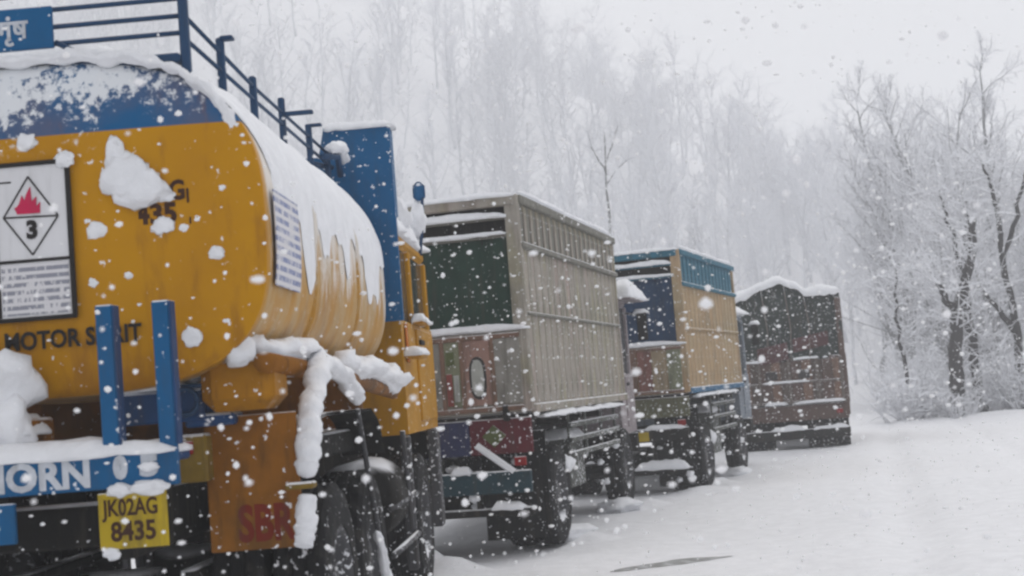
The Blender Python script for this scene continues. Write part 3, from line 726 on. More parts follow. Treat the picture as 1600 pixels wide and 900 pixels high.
    if P.get('shelf'):
        for s in (-1, 1): part('cab_shelf', P['cabm'], T, (s*1.2-.16, s*1.2+.16, y0+.05, y0+P['cab'], P['zc']-.06, P['zc']-.02))
        snow_bed(T, 1.02, 1.40, y0, y0+P['cab']+.1, P['zc']-.02, .24, rag=.06)
    for s in (-1, 1):
        bar('mirror_arm', 'rim', T, [(s*1.1, y0+P['cab']-.2, P['zc']-.2), (s*1.32, y0+P['cab']-.1, P['zc']-.25)], .014, 6)
        part('mirror', 'under', T, (s*1.33-.07, s*1.33+.07, y0+P['cab']-.13, y0+P['cab']-.09, P['zc']-.6, P['zc']-.2)); snow_bed(T, s*1.33-.09, s*1.33+.09, y0+P['cab']-.2, y0+P['cab']-.02, P['zc']-.2, .06)
    return T

def gate2(T, tg, W, zb, zg):
    # painted tailgate: framed panels
    for k, (x0, x1, m_) in enumerate(((-1.12, -.86, 'gp_grey'), (-.84, -.50, 'gp_pink'), (-.48, -.06, 'gp_tan'), (-.04, .33, 'gp_grey'), (.35, .53, 'gp_green'), (.55, .84, 'gp_pink'), (.86, 1.13, 'gp_grey'))):
        part('gate_panel', m_, tg, (x0, x1, -.044, -.028, zb+.09, zg-.08))
    for x in (-.85, -.49, -.05, .34, .54, .85): part('gate_stile', 'gp_brown', tg, (x-.022, x+.022, -.058, -.03, zb+.05, zg-.05))
    for z in (zb+.02, zg-.10): part('gate_rail', 'gp_brown', tg, (-1.14, 1.14, -.060, -.03, z, z+.05))
    for x in (-.69, .695):
        b = B(); ring = [(x+.085*math.cos(a), zb+.36+.21*math.copysign(abs(math.sin(a))**.6, math.sin(a))) for a in [2*math.pi*q/24 for q in range(24)]]
        b.prism(ring, -.056, -.04); b.build('gate_oval', M['gp_dark'], tg)
        b = B(); ring = [(x+.062*math.cos(a), zb+.36+.18*math.copysign(abs(math.sin(a))**.6, math.sin(a))) for a in [2*math.pi*q/24 for q in range(24)]]
        b.prism(ring, -.064, -.05); b.build('gate_oval_fill', M['gp_pale'], tg)
    for x in (.40, -.40): part('gate_mark', 'gp_red', tg, (x-.03, x+.03, -.056, -.04, zb+.10, zb+.42)); part('gate_mark', 'gp_pale', tg, (x+.045, x+.10, -.053, -.04, zb+.14, zb+.40)); part('gate_mark', 'gp_dgreen', tg, (x-.02, x+.06, -.055, -.04, zb+.5, zb+.64))
    for x in (-.9, 0, .95): part('gate_hinge', 'under', tg, (x-.03, x+.03, -.07, .0, zb-.08, zb+.08))
def rear2(T, W, zb, zo):
    part('rear_skirt', 'gp_maroon', T, (.55, W-.02, .0, .05, zb-.40, zb-.05), label='dark red part of the painted rear skirt'); part('rear_skirt', 'gp_navy', T, (.02, .545, .0, .05, zb-.40, zb-.05), label='dark blue part of the painted rear skirt'); part('rear_skirt', 'gp_maroon', T, (-W+.02, .015, .0, .05, zb-.40, zb-.05))
    B().prism([(.80, zb-.33), (.92, zb-.22), (.80, zb-.11), (.68, zb-.22)], -.012, .004).build('skirt_diamond', M['gp_dgreen'], T)
    B().tube([(.62, -.02, zb-.30), (.98, -.02, zb-.58)], .035, 6).build('tail_stripe', M['snow'], T)
    part('rear_cross_bar', 'gp_teal', T, (-W+.08, W-.05, -.05, .02, zb-.78, zb-.56)); part('rear_cross_bar', 'under', T, (-W+.05, W-.05, -.02, .06, zo+.42, zo+.50))
    snow_bed(T, .72, 1.05, -.08, .10, zo+.50, .10); snow_bed(T, .35, .55, -.06, .1, zb-.56, .09); snow_bed(T, -.9, -.2, -.06, .1, zb-.56, .09)
    for s in (-1, 1):
        part('tail_lamp', 'lamp_red', T, (s*1.05-.06, s*1.05+.06, -.035, .0, zb-.52, zb-.43)); part('bumper_hanger', 'under', T, (s*.6-.03, s*.6+.03, .0, .05, zo+.45, zb-.55))
        part('rear_flap', 'black', T, (s*.85-.3, s*.85+.3, .38, .40, zo+.15, zb-.3))
    part('number_plate', 'plate', T, (-.25, .12, -.062, -.052, zb-.74, zb-.60))
    snow_blob(T, (1.0, .15, zb-.70), .10, sq=(.8, .6, 1)); snow_blob(T, (.55, .05, zo+.62), .07); snow_blob(T, (.42, .2, zb-.62), .07)
def gate3(T, tg, W, zb, zg):
    xs = [-1.13+.226*k for k in range(11)]
    ms = ['gp_tan', 'gp_red3', 'gp_green', 'gp_brown', 'gp_tan', 'gp_red3', 'gp_brown', 'gp_red3', 'gp_tan', 'gp_green']
    for k in range(10): part('gate_panel', ms[k], tg, (xs[k]+.008, xs[k+1]-.008, -.046, -.028, zb+.06, zg-.07))
    for z in (zb+.01, zg-.09): part('gate_rail', 'gp_brown', tg, (-1.14, 1.14, -.060, -.03, z, z+.045))
def rear3(T, W, zb, zo):
    part('rear_skirt', 'gp_olive', T, (-W+.02, W-.02, .0, .05, zb-.35, zb-.05)); part('rear_cross_bar', 'under', T, (-W+.08, W-.05, -.05, .02, zb-.70, zb-.5)); part('rear_cross_bar', 'under', T, (-W+.05, W-.05, -.03, .06, zo+.35, zo+.45))
    snow_bed(T, .3, 1.1, -.08, .10, zo+.45, .16); snow_bed(T, -1.0, .1, -.06, .1, zb-.5, .09); snow_bed(T, .5, 1.1, -.08, .06, zb-.5, .06)
    for s in (-1, 1):
        part('tail_lamp', 'lamp_red', T, (s*1.05-.06, s*1.05+.06, -.035, .0, zb-.48, zb-.39)); part('rear_flap', 'black', T, (s*.85-.3, s*.85+.3, .38, .40, zo+.15, zb-.3)); part('bumper_hanger', 'under', T, (s*.6-.03, s*.6+.03, .0, .05, zo+.42, zb-.5))
    part('number_plate', 'plate', T, (.2, .55, -.062, -.052, zb-.68, zb-.54))
def gate4(T, tg, W, zb, zg):
    xs = [-1.13+.205*k for k in range(12)]
    for k in range(11):
        for z0, z1 in ((zb+.05, zb+.42), (zb+.44, zg-.06)):
            part('plank', ('gp_b4', 'gp_b5', 'gp_brown')[(k*7+int(z0*10)) % 3], tg, (xs[k]+.01, xs[k+1]-.01, -.044-.004*(k % 2), -.028, z0, z1))
    for x in (-1.1, -.55, .05, .62, 1.1): part('gate_stile', 'gp_b7', tg, (x-.03, x+.03, -.070, -.03, zb, zg-.03))
    for z in (zb+.40, zb+.0): part('gate_rail', 'gp_b7', tg, (-1.14, 1.14, -.064, -.03, z, z+.05))
    for x in (-.3, .35): part('gate_plate', 'gp_dark', tg, (x-.12, x+.12, -.075, -.05, zb+.5, zb+.68))
    snow_bed(T, -.5, .45, -.10, -.03, zb+.45, .03); snow_bed(T, .1, 1.12, -.10, -.02, zb+.01, .05); snow_bed(T, -.5, -.05, -.10, -.02, zb+.01, .06)
def rear4(T, W, zb, zo):
    part('rear_skirt', 'gp_b5', T, (-W+.02, W-.02, .0, .05, zb-.36, zb-.03)); part('rear_cross_bar', 'under', T, (-W+.02, W-.02, -.08, .04, zo+.22, zo+.42)); snow_bed(T, -.4, .25, -.1, .04, zo+.42, .1); snow_bed(T, .45, 1.15, -.1, .04, zo+.42, .08)
    for s in (-1, 1):
        part('rear_flap', 'black', T, (s*.75-.42, s*.75+.42, .10, .12, zo+.03, zb-.3)); part('tail_lamp', 'lamp_red', T, (s*1.0-.06, s*1.0+.06, -.035, .0, zb-.25, zb-.16)); part('bumper_hanger', 'under', T, (s*.6-.03, s*.6+.03, .0, .04, zo+.3, zb-.3))

def pm(k, c, **kw): M[k] = mat(k.replace('gp_', 'tail_'), c, .65, .45, .45, dust=kw.get('dust', .45), nscale=6)
for k, c in dict(gp_grey=(.27, .26, .235), gp_pink=(.36, .22, .18), gp_tan=(.33, .26, .17), gp_green=(.22, .23, .15), gp_brown=(.20, .12, .085), gp_dark=(.05, .045, .045), gp_pale=(.42, .43, .40), gp_red=(.24, .06, .05), gp_dgreen=(.10, .12, .045), gp_maroon=(.11, .018, .025), gp_navy=(.03, .035, .09), gp_teal=(.02, .05, .065), gp_red3=(.22, .10, .08), gp_olive=(.12, .12, .07), gp_b4=(.10, .075, .062), gp_b5=(.115, .075, .062), gp_b6=(.20, .17, .15), gp_b7=(.15, .125, .11)).items(): pm(k, c)
side2 = mat('grey_beige_board', (.36, .325, .285), .8, .4, .5, dust=.3, nscale=5, dirtc=(.13, .12, .09), alt=((.37, .29, .26), (.33, .31, .20), (.22, .22, .17)))
post2 = mat('weathered_batten', (.34, .315, .275), .8, .4, .45, dust=.3, nscale=6, dirtc=(.12, .10, .08), alt=((.35, .28, .25), (.30, .28, .19), (.22, .21, .17)))
top2 = mat('grey_slat', (.20, .195, .17), .8, .4, .45, dust=.35, nscale=6)
tarp2 = mat('green_tarpaulin', (.018, .045, .032), .7, .5, .4, dust=.25, nscale=5)
side3 = mat('ochre_board', (.42, .30, .17), .75, .35, .4, dust=.3, nscale=4, dirtc=(.20, .12, .06), alt=((.38, .24, .12), (.40, .33, .20), (.27, .22, .14)))
post3 = mat('ochre_batten', (.40, .29, .18), .75, .35, .4, dust=.3, nscale=5, dirtc=(.2, .14, .07), alt=((.36, .23, .12), (.38, .31, .19), (.26, .21, .14)))
top3 = mat('teal_blue_slat', (.035, .15, .22), .7, .4, .4, dust=.4, nscale=5)
skirt3 = mat('blue_skirt', (.035, .13, .24), .7, .5, .4, dust=.6, nscale=5)
tarp3 = mat('navy_tarpaulin', (.012, .04, .095), .7, .5, .3, dust=.25, nscale=5)
tarp4 = mat('dark_tarpaulin', (.035, .045, .042), .8, .5, .5, dust=.5, nscale=4)
side4 = mat('maroon_board', (.11, .06, .052), .8, .5, .5, dust=.6, nscale=4)
cab2 = mat('pale_cab_paint', (.30, .26, .27), .5, .5, .5, dust=.5, nscale=4); cab3 = mat('grey_blue_cab', (.22, .25, .29), .5, .5, .5, dust=.5, nscale=4); cab4 = mat('dull_red_cab', (.2, .06, .05), .5, .5, .5, dust=.5)
gd2 = mat('guard_steel', (.10, .105, .095), .7, .5, .5, dust=.8)

def place(X, Y, phi):  # right rear corner -> centre of the tail
    a = R(phi); return (X-1.2*math.cos(a), Y+1.2*math.sin(a), 0), -a
lc, rz = place(.10, 14.4, 14)
L2 = lorry('goods lorry with grey-beige slatted sides and a green tail tarpaulin, behind the tanker', lc, rz, dict(
    zb=1.42, zt=3.56, L=5.3, slot=3.05, nbat=19, side=side2, post=post2, top=top2, tail=post2, skirt=post2, mid=top2, tarp=tarp2, zg=2.25, gate=gate2, rear=rear2, shelf=True,
    r=.52, wr=(1.15,), wf=5.35, slat_w=.05, guard=(.86, 1.02, 1.18), gmat=gd2, cab=1.15, zc=2.80, cabm=cab2))
lc, rz = place(2.49, 21.8, 18)
L3 = lorry('goods lorry with ochre boarded sides, blue top band and navy tail tarpaulin', lc, rz, dict(
    zb=1.42, zt=3.56, L=4.75, slot=3.03, nbat=16, side=side3, post=post3, top=top3, tail=post3, skirt=skirt3, mid=side3, tarp=tarp3, zg=2.16, gate=gate3, rear=rear3,
    r=.52, wr=(1.2,), wf=4.55, slat_w=.115, bat_top=3.04, beam=top3, guard=(.75, .95, 1.15), gmat=gd2, cab=1.2, zc=2.75, cabm=cab3, ground=-.12))
lc, rz = place(6.64, 30.0, 9)

def lorry4(label, loc, rz):
    T = thing('goods_lorry', label, 'lorry', loc, rz, GRP)
    W, zb, zg, zo, L = 1.2, .95, 1.88, 0, 4.6
    for s in (-1, 1): part('chassis_rail', 'under', T, (s*.4-.04, s*.4+.04, .15, L+1, .62, .86))
    part('bed_floor', 'under', T, (-W+.03, W-.03, .02, L, zb-.09, zb-.005))
    for s in (-1, 1):
        for k in range(7):
            part('plank', side4, T, (s*(W-.02)-.02, s*(W-.02)+.02, .06, L-.02, zb+.13*k+.006, zb+.13*(k+1)-.006))
        for k in range(6): part('side_post', 'gp_b6', T, (s*(W+.015)-.015, s*(W+.015)+.015, .1+k*.87-.03, .1+k*.87+.03, zb-.05, zg+.02))
        part('corner_post', 'gp_b5', T, (s*(W-.05)-.06, s*(W-.05)+.06, -.03, .06, zb-.3, 3.05))
    tg = part('tailgate', 'gp_b5', T, (-W+.08, W-.08, -.028, .02, zb, zg)); gate4(T, tg, W, zb, zg); rear4(T, W, zb, zo)
    # tarpaulin humped over the load: end flap and top
    def ridge(x):
        t = (x+W)/(2*W); a = [(0, 3.02), (.18, 3.22), (.36, 3.40), (.5, 3.50), (.62, 3.38), (.74, 3.20), (.86, 3.20), (1, 3.22)]
        for (u0, z0), (u1, z1) in zip(a, a[1:]):
            if t <= u1: f_ = (t-u0)/(u1-u0); return z0+(z1-z0)*f_*f_*(3-2*f_)
        return a[-1][1]
    def flap(u, v):
        x = -W+2*W*u; z = zg-.06+(ridge(x)-zg+.06)*v
        return (x, -.02+.05*N(x*4, z*3, 1)+.025*math.sin(x*14+3*N(x*2, z*2, 8))+.10*v*v, z)
    B().grid(50, 26, flap).build('tail_tarpaulin', tarp4, T, True)
    def roof(u, v):
        x = -W+2*W*u; y = .06+(L-.1)*v; return (x, y, ridge(x)*(1-.02*v)+.06*N(x*2, y*1.2, 3)*v)
    B().grid(40, 30, roof).build('load_cover', tarp4, T, True)
    for s in (-1, 1):
        B().grid(30, 14, lambda u, v: (s*(W-.005+.03*N(u*12, v*4, 2)), .02+(L-.06)*u, zg-.05+(ridge(s*W)-zg+.02)*v)).build('side_tarpaulin', tarp4, T, True)
    _seed[0] += 1
    b = B()
    def sn(u, v):
        x = -W-.03+(2*W+.06)*u; y = -.04+(L)*v
        e = math.sqrt(max(0, 1-abs(2*v-1)**14))*math.sqrt(max(.0, 1-abs(2*u-1)**16))
        return (x, y+.05*N(x*6, 2) if v == 0 else y, ridge(max(-W, min(W, x)))-.03+e*(.14+.07*N(x*3, y*2, 6)))
    b.grid(46, 40, sn); k = len(b.v); nx_ = 46
    for i in range(nx_):
        x, y, z = b.v[i]; b.v.append((x, y+.02, z-.05-.07*abs(N(x*5, 9))))
    for i in range(nx_-1): b.f.append((i, i+1, k+i+1, k+i))
    b.build('snow_cover', M['snow'], T, True)
    snow_bed(T, -1.1, -.35, -.07, .05, zg-.03, .035); snow_bed(T, .2, .85, -.08, .05, zg-.02, .05)
    b = B()   # red cloth hanging over the tarpaulin
    b.grid(14, 10, lambda u, v: (-.55+.62*u, -.07+.03*N(u*5, v*4, 3), zg-.12+.35*v+.1*u)); b.build('red_cloth', mat('faded_red_cloth', (.095, .04, .042), .8, .5, .3, dust=.6), T, True)
    b = B(); b.grid(12, 8, lambda u, v: (.18+.72*u, -.06+.03*N(u*5, v*4, 7), zg+.1+.28*v+.12*u)); b.build('red_cloth', bpy.data.materials['faded_red_cloth'], T, True)
    for x in (-.35, .12, .5): bar('lashing_rope', 'gp_b6', T, [(x, -.06, zg-.05), (x+.05, -.05, zg+.6), (x-.02, .06, ridge(x)-.05)], .012, 5)
    for y in (1.1,):
        axle(T, .95, y, .52)
        for s in (-1, 1): wheel(T, s*1.03, y, .50, .52, .26, s); wheel(T, s*.75, y, .50, .52, .26, s)
    axle(T, .95, 4.5, .50)
    for s in (-1, 1): wheel(T, s*1.0, 4.5, .50, .52, .26, s)
    cab(T, L+.06, L+1.3, .9, 1.7, 2.6, 1.1, cab4); snow_bed(T, -1.12, 1.12, L+.04, L+1.25, 2.6, .18)
    return T
L4 = lorry4('dark maroon lorry with a humped snow-topped tarpaulin, farthest in the queue', lc, rz)

# ------------------------------------------------------------------ trees
def bark_mat(name, bark, rime, thr):
    m, t, p = new_mat(name)
    co = nd(t, 'ShaderNodeTexCoord').outputs['Object']
    g_ = nd(t, 'ShaderNodeNewGeometry'); s2 = nd(t, 'ShaderNodeSeparateXYZ'); t.links.new(g_.outputs['Normal'], s2.inputs[0])
    n = noise_n(t, scaled(t, co, (4, 4, 1)), 2.2, 5)
    c = mixc(t, ramp(t, n, .35, .7), bark, tuple(x*.55 for x in bark))
    k = ramp(t, mth(t, 'ADD', s2.outputs[2], mth(t, 'MULTIPLY', mth(t, 'SUBTRACT', n, .5), .9)), thr, thr+.3)
    c = mixc(t, mth(t, 'MAXIMUM', k, rime), c, (.80, .81, .84))  # even whitening: rime, plus painted haze in the far materials
    t.links.new(c, p.inputs['Base Color']); p.inputs['Roughness'].default_value = .85
    return m
M['bark'] = bark_mat('bark_with_snow', (.075, .068, .066), .28, .1)
M['dark_bark'] = bark_mat('dark_bark_with_snow', (.035, .03, .03), .0, .45)
M['far_bark'] = bark_mat('rime_and_haze_bark', (.16, .15, .15), .80, -.2)  # paler than the near bark: rime, with distance haze painted into the colour
M['far_twig'] = bark_mat('rime_and_haze_twigs', (.20, .19, .19), .92, -.4)  # extra whiteness on top of the rime paints in the haze over the hill
M['twig'] = bark_mat('rimed_twigs', (.14, .13, .13), .68, -.2)

def branch_pts(rng, p, d, L, n, wob, up):
    pts = [p.copy()]; q = p.copy(); d = d.normalized()
    for i in range(n):
        d = (d+Vector((rng.gauss(0, wob), rng.gauss(0, wob), rng.gauss(0, wob)+up))).normalized()
        q = q+d*L/n; pts.append(q.copy())
    return pts, d
def tree_meshes(seed, h, r0, lean=.05, first=.22, nl=15, spread=.9, fork=False):
    rng = random.Random(seed); tr, cr = B(), B()
    tp_, _ = branch_pts(rng, Vector((0, 0, -.3)), Vector((rng.gauss(0, lean), rng.gauss(0, lean), 1)), h+.3, 11, .07, .05)
    m = len(tp_); tr.tube(tp_, [max(.025, r0*(1-.93*i/(m-1))**.9) for i in range(m)], 7)
    def at(pts, f):
        k = f*(len(pts)-1); i = min(int(k), len(pts)-2); return pts[i].lerp(pts[i+1], k-i), (pts[i+1]-pts[i]).normalized()
    def side(d, ang, rng):
        a = Vector((rng.gauss(0, 1), rng.gauss(0, 1), rng.gauss(0, 1))); a = (a-d*a.dot(d)).normalized()
        return (d*math.cos(ang)+a*math.sin(ang))
    for k in range(nl):
        f = first+(1-first)*((k+rng.random()*.8)/nl); f = min(f, .98)
        p, d = at(tp_, f)
        L = h*(.52-.36*f)*spread*(.7+.6*rng.random())
        dd = side(d, rng.uniform(.45, .95), rng)
        lp, _ = branch_pts(rng, p, dd, L, 6, .14, .10)
        rr = max(.022, r0*.42*(1-.7*f)); tr.tube(lp, [max(.014, rr*(1-.85*i/6)) for i in range(7)], 5)
        for j in range(8):
            f2 = .2+.8*(j+rng.random())/8; f2 = min(f2, .99)
            p2, d2 = at(lp, f2); L2_ = L*(.5-.25*f2)*(.7+.6*rng.random())
            bp_, _ = branch_pts(rng, p2, side(d2, rng.uniform(.4, 1.0), rng), L2_, 4, .18, .06)
            cr.tube(bp_, [max(.009, .022*(1-.6*i/4)) for i in range(5)], 3, cap=False)
            for q in range(7):
                f3 = min(.99, .15+.85*(q+rng.random())/7)
                p3, d3 = at(bp_, f3)
                wp, _ = branch_pts(rng, p3, side(d3, rng.uniform(.4, 1.1), rng), L2_*rng.uniform(.35, .7), 3, .22, .02)
                cr.tube(wp, [.012, .010, .008, .006], 3, cap=False)
    a = tr.mesh('trunk', True, recalc=False); a.materials.append(M['bark']); b = cr.mesh('crown', False, recalc=False); b.materials.append(M['twig'])
    return a, b
def haze_paled(v):  # same tree recoloured paler, as haze would fade it
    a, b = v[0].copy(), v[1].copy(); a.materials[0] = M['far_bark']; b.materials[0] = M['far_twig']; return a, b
VAR = [tree_meshes(11, 10.5, .17), tree_meshes(12, 12.0, .19, nl=18, spread=.75), tree_meshes(13, 8.5, .13, first=.15, nl=14), tree_meshes(14, 13.5, .2, first=.3, nl=18, spread=.6), tree_meshes(15, 9.5, .15, first=.12, nl=18, spread=1.1), tree_meshes(16, 11.0, .14, first=.35, nl=13, spread=.7)]
FAR = [haze_paled(v) for v in VAR]
def tree(x, y, k, s, label, group, name='bare_tree', cat='tree'):
    o = thing(name, label, cat, (x, y, ground_z(x, y)-.05), random.random()*6.28, group); o.scale = (s, s, s)
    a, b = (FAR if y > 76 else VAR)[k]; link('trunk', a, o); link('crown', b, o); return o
rng = random.Random(3)
KIND = ['bare frosted tree with a rounded open crown', 'tall frosted tree with a narrow feathery crown', 'small frosted tree branched almost from the ground', 'very tall slim frosted tree with a high crown', 'broad frosted tree with wide low limbs', 'frosted tree with a bare lower trunk and small crown']
# wood right of the road, in depth
n_w = 0
while n_w < 122:
    y = rng.uniform(44, 105); px = rng.uniform(.18, .40)
    x = y*px+rng.uniform(0, 6)
    if x < 11.6 or x < (.262 if y < 72 else .228)*y+.6*math.sin(y*.3): continue
    k = rng.randrange(6); tree(x, y, k, rng.uniform(.68, .95)*(.78 if y < 52 else 1.0), KIND[k]+(' by the wood\'s near edge' if y < 54 else ' deep in the wood'), 'frosted trees of the wood right of the road'); n_w += 1
for k_ in range(14):                       # taller stand where the wood meets the bend
    y = rng.uniform(56, 74); x = y*rng.uniform(.256, .31); k = rng.choice((0, 1, 3, 4))
    tree(x, y, k, rng.uniform(.88, 1.08), KIND[k].replace('frosted', 'pale')+' where the wood meets the bend', 'pale trees where the wood meets the bend')
# hillside behind the lorries
n_h = 0
while n_h < 134:
    y = rng.uniform(76, 165); x = rng.uniform(-.36, .26)*y
    if hill(x, y) < .6 and x > 18: continue
    if x < .03*y and rng.random() < .35: continue
    k = rng.randrange(6); tree(x, y, k, rng.uniform(.7, 1.1), KIND[k].replace('frosted', 'misty')+(' on the lower snow slope' if y < 130 else ' high on the snow slope'), 'bare trees on the snow slope behind the lorries'); n_h += 1
for k in range(20):
    y = rng.uniform(108, 160); x = y*rng.uniform(.17, .24)
    q = rng.randrange(6); tree(x, y, q, rng.uniform(.6, .9), KIND[q].replace('frosted', 'faint')+' at the misty road end', 'bare trees at the far end of the road')

# the far wood that covers the slope reads as one mass
import numpy as np
def merged(name, mats, items, label):
    vs, fs, n0 = [], [], 0
    for me_, x, y, z, a, sc_ in items:
        if me_.name not in merged.c:
            n = len(me_.vertices); c = np.empty(n*3, np.float32); me_.vertices.foreach_get('co', c)
            me_.calc_loop_triangles(); f_ = np.empty(len(me_.loop_triangles)*3, np.int32); me_.loop_triangles.foreach_get('vertices', f_)
            merged.c[me_.name] = (c.reshape(-1, 3), f_)
        c, f_ = merged.c[me_.name]; ca, sa = math.cos(a)*sc_, math.sin(a)*sc_
        vs.append(np.stack([c[:, 0]*ca-c[:, 1]*sa+x, c[:, 0]*sa+c[:, 1]*ca+y, c[:, 2]*sc_+z], 1)); fs.append(f_+n0); n0 += len(c)
    v = np.concatenate(vs).astype(np.float32); f_ = np.concatenate(fs).astype(np.int32); m = bpy.data.meshes.new(name)
    m.vertices.add(len(v)); m.vertices.foreach_set('co', v.ravel()); m.loops.add(len(f_)); m.loops.foreach_set('vertex_index', f_)
    m.polygons.add(len(f_)//3); m.polygons.foreach_set('loop_start', np.arange(0, len(f_), 3, dtype=np.int32)); m.update(calc_edges=True)
    m.materials.append(mats); o = link(name, m); o['kind'] = 'stuff'; o['label'] = label; return o
merged.c = {}
def thin_tree(seed, h):
    rg = random.Random(seed); b = B()
    tp_, _ = branch_pts(rg, Vector((0, 0, -.3)), Vector((rg.gauss(0, .06), rg.gauss(0, .06), 1)), h, 5, .05, .05); b.tube(tp_, [.15, .13, .10, .07, .045, .02], 4, cap=False)
    for k in range(16):
        f_ = .18+.8*(k+rg.random())/16; q = f_*5; i = min(4, int(q)); p = tp_[i].lerp(tp_[i+1], q-i)
        a = rg.random()*6.28; lp, _ = branch_pts(rg, p, Vector((math.cos(a), math.sin(a), rg.uniform(.6, 1.5))), h*(.42-.28*f_), 3, .15, .05); b.tube(lp, [.05, .04, .03, .018], 3, cap=False)
        for j in range(7):
            p2 = lp[rg.randrange(0, 3)].lerp(lp[3], rg.random()); wp, _ = branch_pts(rg, p2, Vector((rg.gauss(0, 1), rg.gauss(0, 1), rg.uniform(0, 1.4))), h*rg.uniform(.06, .16), 2, .2, .03); b.tube(wp, [.028, .022, .012], 3, cap=False)
    return b.mesh('far_tree', False, recalc=False)
TH = [thin_tree(60+k, h_) for k, h_ in enumerate((10, 12, 8, 13, 6, 4.5))]
items = []; rq = random.Random(9)
while len(items) < 560:
    y = rq.uniform(100, 285)
    x = rq.uniform(-.42, .34)*y
    if hill(x, y) < 3: continue
    if N(x*.035, y*.035, 7)+.5*N(x*.09, y*.05, 3) < -.12: continue                       # open snow between the stands
    items.append((TH[rq.randrange(6)], x, y, ground_z(x, y)-.2, rq.random()*6.28, rq.uniform(.75, 1.2)))
merged('hillside_wood', M['far_twig'], items, 'pale wood of frosted trees covering the misty slope')  # whole mass takes the twig colour with haze painted in

# the dark trunks at the wood's edge, each its own shape
def dark_tree(label, base, limbs, seed, tw=60):
    """limbs: list of (points relative to base, radii)"""
    rg = random.Random(seed); o = thing('bare_tree', label, 'tree', (base[0], base[1], ground_z(base[0], base[1])-.1), 0, 'dark bare trees at the edge of the wood')
    tr, cr = B(), B(); allp = []
    for pts, r_a, r_b in limbs:
        P = [Vector(p) for p in pts]; Q = []
        for a, c in zip(P, P[1:]):
            for k in range(4): Q.append(a.lerp(c, k/4)+Vector((rg.gauss(0, .03), rg.gauss(0, .05), 0)))
        Q.append(P[-1]); m = len(Q); tr.tube(Q, [r_a+(r_b-r_a)*i/(m-1) for i in range(m)], 8); allp += Q[3:]
    for k in range(tw):
        p = rg.choice(allp)
        bp_, _ = branch_pts(rg, p, Vector((rg.gauss(0, 1), rg.gauss(0, 1), rg.uniform(.1, 1.2))), rg.uniform(.7, 2.0), 5, .2, .05)
        cr.tube(bp_, [.03, .025, .02, .015, .012, .009], 4, cap=False)
        for q in range(7):
            a = bp_[rg.randrange(1, 6)]
            wp, _ = branch_pts(rg, a, Vector((rg.gauss(0, 1), rg.gauss(0, 1), rg.uniform(-.1, 1))), rg.uniform(.3, .9), 3, .25, .02)
            cr.tube(wp, [.014, .012, .009, .007], 3, cap=False)
    tr.build('trunk', M['dark_bark'], o, True); cr.build('crown', M['twig'], o)
    return o
dark_tree('dark thick trunk forked low into a V at the edge of the wood', (12.0, 41), [
    ([(0, 0, 0), (.10, 0, 1.0), (.16, .1, 2.0), (.30, .1, 3.1)], .23, .17),
    ([(.30, .1, 3.1), (.62, 0, 3.75), (.86, .1, 4.5), (1.05, .1, 5.6)], .16, .09),
    ([(.28, .1, 3.05), (.0, -.1, 3.35), (-.22, -.2, 3.85)], .13, .07)], 21, 42)
dark_tree('slender dark trunk rising just right of the forked one', (13.15, 42.5), [
    ([(.0, 0, 0), (-.05, 0, .9), (.0, .1, 2.0), (-.12, .1, 3.2), (.02, .1, 4.6), (.12, .0, 5.4), (.2, .1, 6.2)], .17, .08),
    ([(-.1, .1, 3.2), (-.2, .2, 5.2), (-.36, .3, 5.9), (-.5, .2, 6.6)], .07, .03)], 22, 42)
dark_tree('tall dark tree with branches spread at the picture edge of the wood', (14.3, 42.0), [
    ([(0, 0, 0), (-.08, 0, 1.3), (.0, .1, 2.6), (-.25, .1, 4.2), (-.2, .0, 5.4), (-.33, .1, 6.4), (-.5, .1, 7.2)], .15, .035),
    ([(.0, .1, 2.2), (-.5, 0, 2.9), (-.85, .1, 3.6)], .11, .05), ([(-.25, .1, 4.4), (.3, .1, 5.6), (.75, .2, 7.0)], .09, .04)], 23, 48)
dark_tree('thin straight sapling standing left of the forked trunk', (10.95, 42), [
    ([(0, 0, 0), (.03, 0, 1.5), (-.03, .1, 3.0), (.02, 0, 4.4)], .07, .03)], 24, 22)
dark_tree('grey thin tree with a kinked trunk rising out of the frosted thicket', (14.9, 56), [
    ([(0, 0, -.2), (.1, 0, 2.0), (.25, 0, 3.7), (.35, .1, 5.1), (.75, .1, 6.2)], .12, .04)], 25, 40)
dark_tree('lone spindly tree poking above the beige lorry from the slope', (7.3, 105), [
    ([(0, 0, 0), (.1, 0, 4), (0, 0, 8), (.2, .1, 12.4)], .15, .04), ([(.1, 0, 9.3), (-.7, 0, 10.9), (-1.0, 0, 12.2)], .06, .025), ([(.1, 0, 10.0), (.8, 0, 11.4), (1.2, 0, 12.6)], .055, .025), ([(.05, 0, 8.4), (1.0, 0, 9.6), (1.9, .2, 10.2)], .05, .02)], 26, 70)
